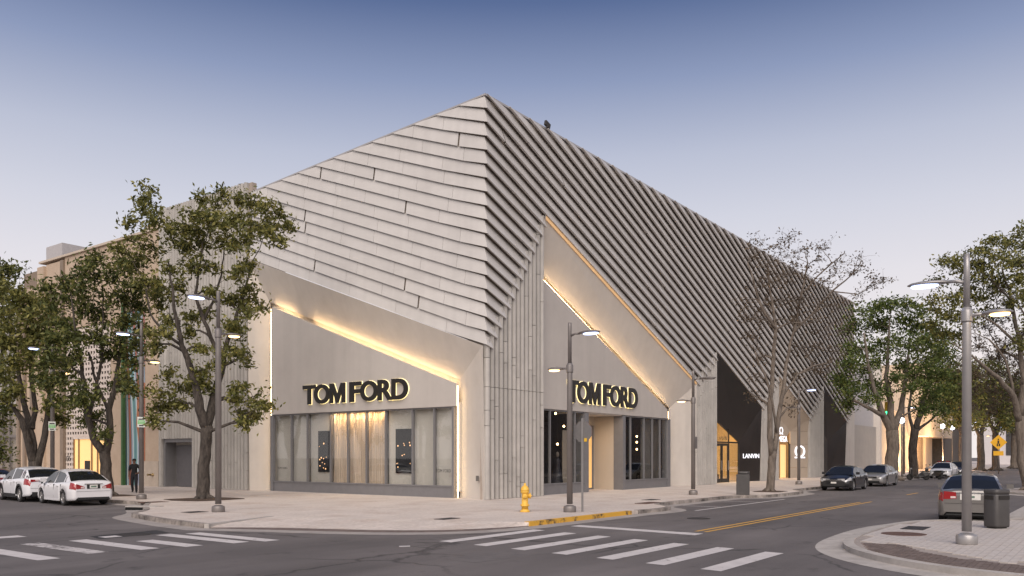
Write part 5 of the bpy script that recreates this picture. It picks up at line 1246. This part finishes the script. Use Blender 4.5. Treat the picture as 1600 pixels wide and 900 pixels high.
for i, (px, u, top, wd, lm, lab) in enumerate([(1532, 96, 560, 34, LEAFD, 'far tree with thick dark trunk under the half-bare crown'), (1505, 84, 585, 22, LEAF, 'far olive tree beside the cream building'), (1556, 115, 590, 30, LEAFD, 'far dark tree left of the yellow crossing sign'), (1585, 132, 600, 26, LEAF, 'far tree behind the yellow crossing sign'), (1604, 120, 590, 26, LEAFD, 'far tree at the right edge above the street end')]):
    v = -7.2 if px < 1550 else -8.5
    d_ = depth_of(u, v); r_px = (px-800)/F
    # stand the tree where its column of the street meets the pavement line
    uu = ((r_px*(36.57+v*.5946)+1.215+v*.804)/(.5946-r_px*.804)); 
    if uu < 60 or uu > 200: uu = 120
    rr = random.Random(px); D_ = depth_of(uu, v); base_y = HY+1.95*F/D_
    cl_ = [(px+rr.uniform(-wd, wd), rr.uniform(top, 665), rr.uniform(10, 15), 0) for _ in range(26)]
    tree(lab, (uu, v), [[(px, base_y, 0, .6), (px, 700, 0, .55), (px, 680, 0, .5)], [(px, 684, 0, .35), (px-wd*.4, 650, 0, .2), (px-wd*.5, 610, 0, .1)], [(px, 684, 0, .35), (px+wd*.3, 645, 0, .2), (px+wd*.4, 605, 0, .1)]], cl_, lm, BARKP if i % 2 else BARK, px, leaf=.45, dens=.5, twigs=2.2, spread=.7, group='far trees of the right street', depth_j=3)

# ------------------------------------------------------------------ vehicles
TYRE = mat('tyre_rubber', (.018, .017, .017), .85, var=.2, scale=12)
RIM = mat('rim_alloy', (.42, .41, .40), .3, .85, var=.05)
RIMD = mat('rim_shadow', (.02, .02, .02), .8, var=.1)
CGLS = mat('car_glass', (.012, .013, .013), .05, var=.1, spec=.5)
TRIM = mat('car_trim_black', (.015, .015, .015), .5, var=.15)
CHRO = mat('car_chrome', (.6, .6, .6), .15, 1., var=.03)
TAIL = mat('tail_lens', (.27, .010, .012), .12, var=.1, coat=.6)
TAILC = mat('tail_lens_clear', (.62, .52, .50), .12, var=.05, coat=.6)
HEAD = mat('head_lens', (.50, .50, .50), .08, .3, var=.1, coat=.8)
PLATE = mat('licence_plate', (.62, .60, .56), .5, var=.06)
ORNG = mat('marker_orange', (.7, .22, .02), .2, var=.05)
def paint(name, col, metal=.0, rough=.28): return mat(name, col, rough, metal, var=.03, scale=1, coat=.8)
def smooth_interp(pts, x):
    xs = [p[0] for p in pts]
    if x <= xs[0]: return pts[0][1]
    if x >= xs[-1]: return pts[-1][1]
    for (a0, b0), (a1, b1) in zip(pts, pts[1:]):
        if a0 <= x <= a1:
            t = (x-a0)/(a1-a0); return b0+(b1-b0)*t
def car(label, loc, rz, pm, spec, plates=True, group='cars parked along the kerbs', cladding=False, rearplate='', extra=None):
    """x forward, y left; spec holds the side profile"""
    t = empty('parked_car', (loc[0], loc[1], RZ+.002), rz); tag(t, label, 'car', group)
    L, W, wr = spec['L'], spec['W'], spec['wr']; xf, xr = spec['axle_f'], spec['axle_r']; ra = wr+.055
    top = spec['shoulder']; h0, h1 = -L/2, L/2
    xs = set([h0, h0+.03, h0+.09, h0+.18, h0+.32, h1, h1-.03, h1-.09, h1-.2, h1-.36])
    for xw in (xf, xr):
        for i in range(13): xs.add(round(xw+ra*math.cos(math.pi*i/12), 4))
        xs.add(round(xw+ra+.001, 4)); xs.add(round(xw-ra-.001, 4))
    x = h0+.45
    while x < h1-.45: xs.add(round(x, 3)); x += .17
    for p in top: xs.add(round(p[0], 4))
    xs = sorted(xs)
    def hw(x):
        e = min(x-h0, h1-x); k = 1
        if x > 0: k = 1-.20*max(0, 1-e/.75)**2.2-.10*max(0, 1-e/.12)**2
        else: k = 1-.13*max(0, 1-e/.7)**2.2-.09*max(0, 1-e/.12)**2
        return W/2*k
    def zlow(x):
        e = min(x-h0, h1-x); z = spec.get('sill', .2)+.05*max(0, 1-e/.5)+.10*max(0, 1-e/.06)
        for xw in (xf, xr):
            if abs(x-xw) <= ra+1e-6: z = max(z, wr+math.sqrt(max(0, ra*ra-(x-xw)**2)))
        return z
    def section(x, o=0.):
        w = hw(x)+o; zl = zlow(x); zs = smooth_interp(top, x)+o
        bump = spec.get('crown', .05)
        zl = min(zl, zs-.14)
        hh = zs-zl; mid = spec.get('midz', .58)
        zm = min(max(mid, zl+.03), zs-.08)
        return [(w-.07, zl), (w-.015, zl+.012), (w, min(zl+.10, zm-.015)), (w+.008, zm), (w-.012, zm+(zs-zm)*.55), (w-.05, zs-.035), (w-.10, zs-.005), (w*.55, zs+bump*.75), (0, zs+bump)]
    secs = [section(x) for x in xs]; n = 9; vs = []
    for x, s in zip(xs, secs):
        for (y, z) in s: vs.append((x, y, z))
        for (y, z) in s[-2::-1]: vs.append((x, -y, z))
    m = 2*n-1; fs = []
    for i in range(len(xs)-1):
        for j in range(m-1): fs.append((i*m+j, i*m+j+1, (i+1)*m+j+1, (i+1)*m+j))
    mb = MB().add(vs, fs, True); mb.f += [tuple(range(m)), tuple((len(xs)-1)*m+j for j in range(m))]; mb.sm += [False, False]
    mb.build('body', pm, t)
    MB().box(h0+.25, h1-.25, -W/2+.16, W/2-.16, .20, .60).build('underbody', TRIM, t)
    # greenhouse
    rp_ = spec['roof']; gx0, gx1 = rp_[0][0], rp_[-1][0]; zr = max(p[1] for p in rp_)
    A_, B_, Cp = spec['pillars']          # x of: front door line start (A base), B pillar, C pillar
    rx0, rx1 = spec['roofspan']
    gs = sorted(set([round(p[0], 4) for p in rp_]+[B_-.05, B_+.05, Cp-.0, Cp+.16, A_-.0, rx0, rx1]+[round(gx0+(gx1-gx0)*i/22, 4) for i in range(23)]))
    def gsec(x):
        zb = smooth_interp(top, x)-.02; zt = max(zb+.012, smooth_interp(rp_, x)); hmax = zr-smooth_interp(top, 0)
        f_ = (zt-zb)/hmax; wb = hw(x)-.055; wt = wb-(.24 if not spec.get('suv') else .20)*min(1, f_)
        return [(wb, zb), (wb+(wt-wb)*.86, zb+(zt-zb)*.84), (wt-.06, zb+(zt-zb)*.955), (wt*.55, zt+.012*min(1, f_)), (0, zt+.02*min(1, f_))]
    S = [gsec(x) for x in gs]
    parts = {'roof': MB(), 'windshield': MB(), 'rear_window': MB()}
    sw_ = {}
    for i in range(len(gs)-1):
        xm = (gs[i]+gs[i+1])/2
        for sgn in (1, -1):
            for j in range(4):
                q = [(gs[i], sgn*S[i][j][0], S[i][j][1]), (gs[i+1], sgn*S[i+1][j][0], S[i+1][j][1]), (gs[i+1], sgn*S[i+1][j+1][0], S[i+1][j+1][1]), (gs[i], sgn*S[i][j+1][0], S[i][j+1][1])]
                if j == 0:
                    hgt = S[i][1][1]-S[i][0][1]
                    if (B_-.05 < xm < B_+.05) or xm < Cp+.16 or xm > A_ or hgt < .05: parts['roof'].quad(*q)
                    else: sw_.setdefault((sgn, 'f' if xm > B_ else 'r'), MB()).quad(*q)
                elif j == 1: parts['roof'].quad(*q)
                else:
                    if xm > rx1: parts['windshield'].quad(*q)
                    elif xm < rx0: parts['rear_window'].quad(*q)
                    else: parts['roof'].quad(*q)
    for nm, mb in parts.items():
        if mb.f:
            mb.sm = [True]*len(mb.f); o = mb.build(nm, pm if nm == 'roof' else CGLS, t)
            bm = bmesh.new(); bm.from_mesh(o.data); bmesh.ops.remove_doubles(bm, verts=bm.verts, dist=.0005); bm.to_mesh(o.data); bm.free()
    for kx, mb in sw_.items(): mb.build('side_window', CGLS, t)
    # wheels
    for xw in (xf, xr):
        for sg in (1, -1):
            M = Matrix.Translation((xw, sg*(W/2-.115), wr)) @ Matrix.Rotation(-sg*math.pi/2, 4, 'X')
            wv = MB().lathe([(wr*.62, -.10), (wr*.9, -.105), (wr*.985, -.08), (wr, -.03), (wr, .05), (wr*.985, .085), (wr*.9, .105), (wr*.66, .10), (wr*.64, .06)], 26, M).build('wheel', TYRE, t)
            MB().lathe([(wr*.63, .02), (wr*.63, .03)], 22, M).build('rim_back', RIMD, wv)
            rm_ = MB().lathe([(wr*.64, .07), (wr*.66, .098), (wr*.60, .10), (wr*.575, .05), (wr*.57, .04)], 24, M)
            ns = spec.get('spokes', 7)
            for k_ in range(ns):
                MM = M @ Matrix.Rotation(2*math.pi*k_/ns, 4, 'Z'); rm_.box(.02, wr*.6, -.026, .026, .06, .092, MM)
            rm_.lathe([(.06, .05), (.06, .1), (.04, .105)], 10, M)
            rm_.build('rim', RIM, wv)
    # lamps: patches lifted off the body skin
    def patch(name, x0, x1, j0, j1, sgn, mtl, endcap=None, o=.008, z0=None, z1=None):
        mb = MB(); N = 7; sec = []
        for i in range(N):
            x = x0+(x1-x0)*i/(N-1); s = section(x, o)
            pts = []
            for f_ in [k_/6 for k_ in range(7)]:
                jf = j0+(j1-j0)*f_; ji = min(int(jf), 7); ff = jf-ji
                y = s[ji][0]+(s[ji+1][0]-s[ji][0])*ff; z = s[ji][1]+(s[ji+1][1]-s[ji][1])*ff
                if z0 is not None: z = min(max(z, z0), z1)
                pts.append((x, sgn*y, z))
            sec.append(pts)
        mb.add([p for s in sec for p in s], [(i*7+j, (i+1)*7+j, (i+1)*7+j+1, i*7+j+1) for i in range(N-1) for j in range(6)], True)
        if endcap:
            (xe, y0_, y1_, za, zb_, zc, zd) = endcap
            mb.prism([(xe, sgn*y0_, za), (xe, sgn*y0_, zb_), (xe, sgn*y1_, zd), (xe, sgn*y1_, zc)], [(xe*.985, sgn*y0_, za), (xe*.985, sgn*y0_, zb_), (xe*.985, sgn*y1_, zd), (xe*.985, sgn*y1_, zc)])
        return mb.build(name, mtl, t)
    wend = hw(h0)
    tl = spec['tail']; hl = spec['headl']
    for sg in (1, -1):
        zt_ = smooth_interp(top, h0+.02)
        tlo = patch('taillight', h0+.004, h0+tl[0], 3.5, 4.9, sg, TAIL, (h0-.006, wend-.005, wend-tl[1], tl[2], tl[3], tl[4], tl[5]))
        MB().box(h0-.012, h0-.005, min(sg*(wend-tl[1]*.95), sg*(wend-tl[1]*.55)), max(sg*(wend-tl[1]*.95), sg*(wend-tl[1]*.55)), tl[4]+.015, tl[4]+.07).build('reverse_lamp', TAILC, tlo)
        we = hw(h1)
        patch('headlight', h1-hl[0], h1-.006, 3.3, 5.7, sg, HEAD, (h1+.006, we-.005, we-hl[1], hl[2], hl[3], hl[2]+.03, hl[3]-.02))
        MB().box(.75 if False else A_-.30, A_-.12, sg*(W/2-.02), sg*(W/2+.17), .96+spec.get('mz', 0), 1.10+spec.get('mz', 0)).build('mirror', pm, t)
        for xh in spec['handles']: MB().box(xh-.1, xh+.1, sg*(W/2-.03), sg*(W/2+.022), .79+spec.get('mz', 0), .82+spec.get('mz', 0)).build('door_handle', spec.get('hm', pm), t)
        for xd in spec['doors']: MB().box(xd-.006, xd+.006, sg*(W/2-.05), sg*(W/2+.0035), .34, .88).build('door_seam', TRIM, t)
        MB().box(xr+ra+.05, xf-ra-.05, sg*(W/2-.06), sg*(W/2+.006), .19, .27 if not cladding else .36).build('sill_trim', TRIM if cladding else pm, t)
        if cladding:
            for xw in (xf, xr):
                ar = MB(); N = 14
                for i in range(N):
                    a0, a1 = math.pi*i/N, math.pi*(i+1)/N
                    q = [(xw+rr_*math.cos(aa), sg*(W/2+.015), wr+rr_*math.sin(aa)) for rr_, aa in ((ra-.01, a0), (ra+.075, a0), (ra+.075, a1), (ra-.01, a1))]
                    ar.prism(q, [(p[0], p[1]-sg*.08, p[2]) for p in q])
                ar.build('arch_trim', TRIM, t)
    # rear: plate recess, lower bumper insert, lid seam; front: grille, lower intake
    pz = spec['platez']
    MB().box(h0-.012, h0+.02, -.26, .26, pz-.09, pz+.09).build('plate_recess', TRIM if not spec.get('whiteplate') else PLATE, t)
    lp = MB().box(h0-.02, h0-.0125, -.155, .155, pz-.075, pz+.075).build('licence_plate', PLATE, t)
    MB().box(h0-.0225, h0-.0205, -.11, .11, pz-.03, pz+.03).build('plate_print', mat('plate_print', (.10, .16, .12), .6, var=.2), lp)
    MB().box(h0-.022, h0+.02, -.36, .36, pz+.095, pz+.13).build('lid_trim', CHRO if spec.get('chrome', True) else pm, t)
    MB().box(h0-.006, h0+.05, -wend+.02, wend-.02, pz-.20, pz-.19).build('bumper_seam', TRIM, t)
    MB().box(h0-.01, h0+.12, -wend+.06, wend-.06, .26, spec.get('lowblack', .36)).build('lower_bumper', TRIM, t)
    MB().box(h1-.05, h1+.010, -.45, .45, .56, .68).build('grille', TRIM, t)
    MB().box(h1-.02, h1+.016, -.42, .42, .60, .615).box(h1-.02, h1+.016, -.42, .42, .645, .66).build('grille_bar', CHRO, t)
    MB().box(h1-.05, h1+.008, -.62, .62, .28, .40).build('air_intake', TRIM, t)
    MB().box(h1-.012, h1+.014, -.155, .155, .44, .54).build('front_plate', PLATE, t)
    return t
SEDAN = dict(L=4.5, W=1.74, wr=.315, axle_f=1.36, axle_r=-1.26, sill=.2,
             shoulder=[(-2.25, .84), (-2.19, .985), (-2.0, 1.02), (-1.2, 1.0), (-.3, .955), (.95, .93), (1.3, .90), (1.9, .80), (2.12, .70), (2.25, .56)],
             roof=[(-1.85, 1.0), (-1.35, 1.26), (-.95, 1.42), (-.4, 1.49), (.05, 1.495), (.5, 1.42), (1.28, .93)], pillars=(.98, -.18, -1.42), roofspan=(-.98, .42),
             tail=(.30, .33, .70, .92, .72, .79), headl=(.5, .42, .60, .73), handles=(-.62, .42), doors=(-1.0, -.2, .95), platez=.80, spokes=8)
CIVIC = dict(SEDAN, L=4.45, W=1.76, shoulder=[(-2.225, .80), (-2.17, .965), (-2.0, .99), (-1.2, .98), (-.3, .93), (.95, .90), (1.9, .78), (2.1, .68), (2.225, .55)],
             roof=[(-1.9, .97), (-1.3, 1.26), (-.95, 1.39), (-.4, 1.44), (.05, 1.435), (.45, 1.37), (1.35, .9)], pillars=(1.0, -.18, -1.45),
             tail=(.30, .33, .72, .955, .74, .93), platez=.80, lowblack=.30, whiteplate=True)
FRONTER = dict(SEDAN, L=4.75, W=1.82, wr=.33, axle_f=1.42, axle_r=-1.35, shoulder=[(-2.375, .84), (-2.3, 1.0), (-2.0, 1.03), (-1.2, 1.0), (-.3, .96), (1.0, .94), (1.9, .82), (2.2, .72), (2.375, .58)],
               roof=[(-1.95, 1.0), (-1.4, 1.28), (-1.0, 1.41), (-.4, 1.47), (.1, 1.465), (.55, 1.39), (1.4, .94)], pillars=(1.05, -.15, -1.5), roofspan=(-1.0, .48), handles=(-.6, .45), doors=(-1.05, -.17, .98))
SUV = dict(L=4.3, W=1.77, wr=.345, axle_f=1.32, axle_r=-1.25, sill=.24, suv=True, mz=.1, midz=.66,
           shoulder=[(-2.15, .86), (-2.09, 1.06), (-1.9, 1.10), (-1.0, 1.08), (-.3, 1.04), (.9, 1.0), (1.3, .97), (1.85, .90), (2.05, .78), (2.15, .62)],
           roof=[(-2.02, 1.10), (-1.85, 1.28), (-1.62, 1.45), (-1.2, 1.53), (-.4, 1.56), (.1, 1.54), (.5, 1.46), (1.2, 1.0)], pillars=(.95, -.15, -1.35), roofspan=(-1.58, .42),
           tail=(.35, .36, .90, 1.02, .94, 1.0), headl=(.45, .4, .72, .84), handles=(-.55, .45), doors=(-.95, -.17, .92), platez=.82, lowblack=.46, spokes=5)
car('white sedan parked rear-on beside the dense dark tree', (-11.1, 13.95), math.radians(83.5), paint('paint_white', (.66, .65, .66)), SEDAN)
car('white crossover with black wheel arches parked ahead of the white sedan', (-10.92, 18.4), math.radians(84), paint('paint_pearl', (.68, .68, .70)), SUV, cladding=True)
car('dark red car cut by the left edge of the view', (-10.95, 22.9), math.radians(85), paint('paint_red', (.16, .012, .014)), CIVIC)
car('black sedan parked facing the camera before the dark niche', (24.15, -8.95), math.pi, paint('paint_black', (.010, .010, .011)), FRONTER)
car('silver sedan parked behind the black sedan', (32.7, -8.95), math.pi, paint('paint_silver', (.36, .35, .34), .55), FRONTER)
t = car('white patrol car with roof light bar far down the right street', (57.2, -9.2), math.pi, paint('paint_patrol', (.62, .62, .64)), FRONTER)
lbp = MB().box(-.2, .12, -.55, .55, 1.49, 1.60).build('light_bar', TRIM, t); MB().box(-.205, .125, -.5, -.2, 1.52, 1.58).box(-.205, .125, .2, .5, 1.52, 1.58).build('beacon', TAIL, lbp)
car('beige metallic sedan parked rear-on behind the grey litter bin', (1.95, -18.78), math.radians(5), paint('paint_beige', (.19, .178, .165), .5), CIVIC).scale = (1.05, 1.05, 1.04)
car('dark car half hidden beyond the patrol car', (64.5, -9.2), math.pi, paint('paint_dark', (.05, .045, .05), .3), SEDAN)

# motor scooters
def scooter(label, x, y, rz, body):
    t = empty('motor_scooter', (x, y, RZ), rz); tag(t, label, 'motor scooter', 'scooters parked behind the silver sedan')
    for xw in (-.62, .66):
        M = Matrix.Translation((xw, 0, .27)) @ Matrix.Rotation(math.pi/2, 4, 'X')
        w_ = MB().lathe([(.16, -.05), (.25, -.055), (.27, 0), (.25, .055), (.16, .05)], 18, M).build('wheel', TYRE, t)
        MB().lathe([(.15, -.03), (.05, -.04), (.05, .04), (.15, .03)], 14, M).build('rim', RIM, w_)
    bevel(MB().prism([(-.95, .14, .62), (-.3, .17, .74), (.05, .12, .42), (.0, .14, .26), (-.5, .17, .28), (-.85, .14, .45)], [(-.95, -.14, .62), (-.3, -.17, .74), (.05, -.12, .42), (.0, -.14, .26), (-.5, -.17, .28), (-.85, -.14, .45)]).build('body', body, t), .04)
    MB().box(-.0, .42, -.16, .16, .24, .31).build('footboard', TRIM, t)
    bevel(MB().prism([(.42, .2, .26), (.50, .22, .95), (.62, .16, 1.0), (.60, .2, .5), (.52, .18, .26)], [(.42, -.2, .26), (.50, -.22, .95), (.62, -.16, 1.0), (.60, -.2, .5), (.52, -.18, .26)]).build('leg_shield', body, t), .03)
    bevel(MB().prism([(-.95, .12, .70), (-.85, .15, .80), (-.4, .16, .80), (-.1, .12, .76), (-.1, .12, .72), (-.5, .15, .72)], [(-.95, -.12, .70), (-.85, -.15, .80), (-.4, -.16, .80), (-.1, -.12, .76), (-.1, -.12, .72), (-.5, -.15, .72)]).build('seat', TRIM, t), .02)
    MB().tube([(.66, 0, .27), (.56, 0, .9), (.5, 0, 1.05)], .035, 8).build('fork', POLEL, t)
    MB().tube([(.40, .34, 1.06), (.5, .18, 1.08), (.52, 0, 1.05), (.5, -.18, 1.08), (.40, -.34, 1.06)], .018, 7).build('handlebar', TRIM, t)
    MB().lathe([(.02, -.02), (.09, .0), (.09, .05)], 12, Matrix.Translation((.58, 0, .95)) @ Matrix.Rotation(math.pi/2, 4, 'Y')).build('headlight', HEAD, t)
    for sg in (1, -1):
        MB().tube([(.45, sg*.22, 1.06), (.44, sg*.3, 1.24)], .008, 5).box(.41, .43, sg*.24, sg*.36, 1.22, 1.32).build('mirror', TRIM, t)
    MB().tube([(-.1, .14, .25), (-.2, .2, 0)], .012, 5).build('stand', POLE, t)
scooter('black motor scooter nearest the leaning dark trunk', 48.6, -8.6, math.radians(112), paint('paint_scooter', (.015, .015, .016)))
scooter('dark motor scooter standing in front of the patrol car', 51.6, -9.2, math.radians(70), paint('paint_scooter2', (.03, .028, .028)))

# ------------------------------------------------------------------ walking man
def person():
    t = empty('person', (-5.5, 19.1, 0), math.radians(232)); tag(t, 'person in black shirt and dark trousers walking past the painted panel', 'person')
    V = [(0, 0, .96), (0, 0, 1.12), (0.01, 0, 1.32), (0.01, 0, 1.46), (.02, 0, 1.53), (.03, 0, 1.60),           # 0 pelvis..5 neck top
         (0, .09, .92), (.14, .11, .52), (.04, .11, .09), (.20, .13, .04),                                      # left leg fwd 6-9
         (0, -.09, .92), (.0, -.11, .50), (-.22, -.11, .12), (-.10, -.12, .05),                                  # right leg back 10-13
         (.01, .19, 1.42), (-.04, .31, 1.16), (.12, .20, 1.02), (.20, .14, 1.02),                                # left arm, hand at hip/bag 14-17
         (.01, -.19, 1.42), (-.06, -.25, 1.14), (.06, -.25, .92), (.08, -.25, .82),                              # right arm 18-21
         (.04, 0, 1.67), (.04, 0, 1.75)]
    E = [(0, 1), (1, 2), (2, 3), (3, 4), (4, 5), (0, 6), (6, 7), (7, 8), (8, 9), (0, 10), (10, 11), (11, 12), (12, 13), (3, 14), (14, 15), (15, 16), (16, 17), (3, 18), (18, 19), (19, 20), (20, 21), (5, 22), (22, 23)]
    Rr = [.175, .165, .185, .16, .07, .06, .125, .088, .06, .042, .125, .088, .06, .042, .082, .062, .042, .036, .082, .062, .042, .036, .098, .082]
    me = bpy.data.meshes.new('body'); me.from_pydata(V, E, []); o = bpy.data.objects.new('body', me); C.objects.link(o)
    sk = o.modifiers.new('skin', 'SKIN'); ss = o.modifiers.new('sub', 'SUBSURF'); ss.levels = 2; ss.render_levels = 2
    for i, r in enumerate(Rr):
        sv = me.skin_vertices[0].data[i]; sv.radius = (r, r*(.85 if i in (0, 1, 2, 3) else 1)); sv.use_root = (i == 0)
    bpy.context.view_layer.update()
    ev = bpy.data.meshes.new_from_object(o.evaluated_get(bpy.context.evaluated_depsgraph_get()))
    bpy.data.objects.remove(o)
    SK = mat('skin_brown', (.16, .085, .055), .6, var=.05); SH = mat('shirt_black', (.012, .012, .014), .85, var=.2); TR_ = mat('trousers_dark', (.014, .015, .020), .85, var=.2); BO = mat('shoes_black', (.01, .01, .01), .5, var=.1)
    for m_ in (SH, TR_, SK, BO): ev.materials.append(m_)
    for p in ev.polygons:
        c = p.center; p.use_smooth = True
        if c.z > 1.52: p.material_index = 2
        elif c.z < .13: p.material_index = 3
        elif c.z < .99 and abs(c.y) < .205: p.material_index = 1
        elif abs(c.y) > .17 and c.z < 1.17: p.material_index = 2
        else: p.material_index = 0
    b = bpy.data.objects.new('body', ev); C.objects.link(b); b.parent = t
    MB().lathe([(.03, 1.80), (.075, 1.79), (.094, 1.74), (.096, 1.70), (.088, 1.69)], 14, Matrix.Translation((.03, 0, 0))).build('hair', mat('hair_black', (.012, .01, .009), .8, var=.2), t)
    MB().box(.115, .14, -.012, .012, 1.655, 1.69).build('nose', SK, t)
    for s_ in (-1, 1): MB().box(.11, .121, s_*.032-.01, s_*.032+.01, 1.70, 1.708).build('eye', BO, t)
    for s_ in (-1, 1): MB().box(.02, .05, s_*.088-.008, s_*.088+.008, 1.665, 1.71).build('ear', SK, t)
    for k_ in range(4):
        f_ = MB().tube([(.21, .165-.018*k_, 1.03), (.25, .15-.018*k_, 1.01), (.26, .13-.016*k_, .98)], [.010, .009, .007], 6).build('finger', SK, t)
        MB().tube([(.07+.012*k_, -.262+.007*k_, .83), (.08+.012*k_, -.262+.007*k_, .77), (.09+.01*k_, -.25+.006*k_, .735)], [.010, .009, .007], 6).build('finger', SK, t)
    MB().tube([(.19, .15, 1.05), (.22, .12, 1.06), (.25, .11, 1.05)], [.012, .01, .008], 6).build('thumb', SK, t)
    MB().tube([(.08, -.235, .87), (.12, -.225, .83), (.14, -.225, .79)], [.012, .01, .008], 6).build('thumb', SK, t)
    bg_ = empty('carried_box', PX(200, 744, 43.2)) if False else None
    return t
person()
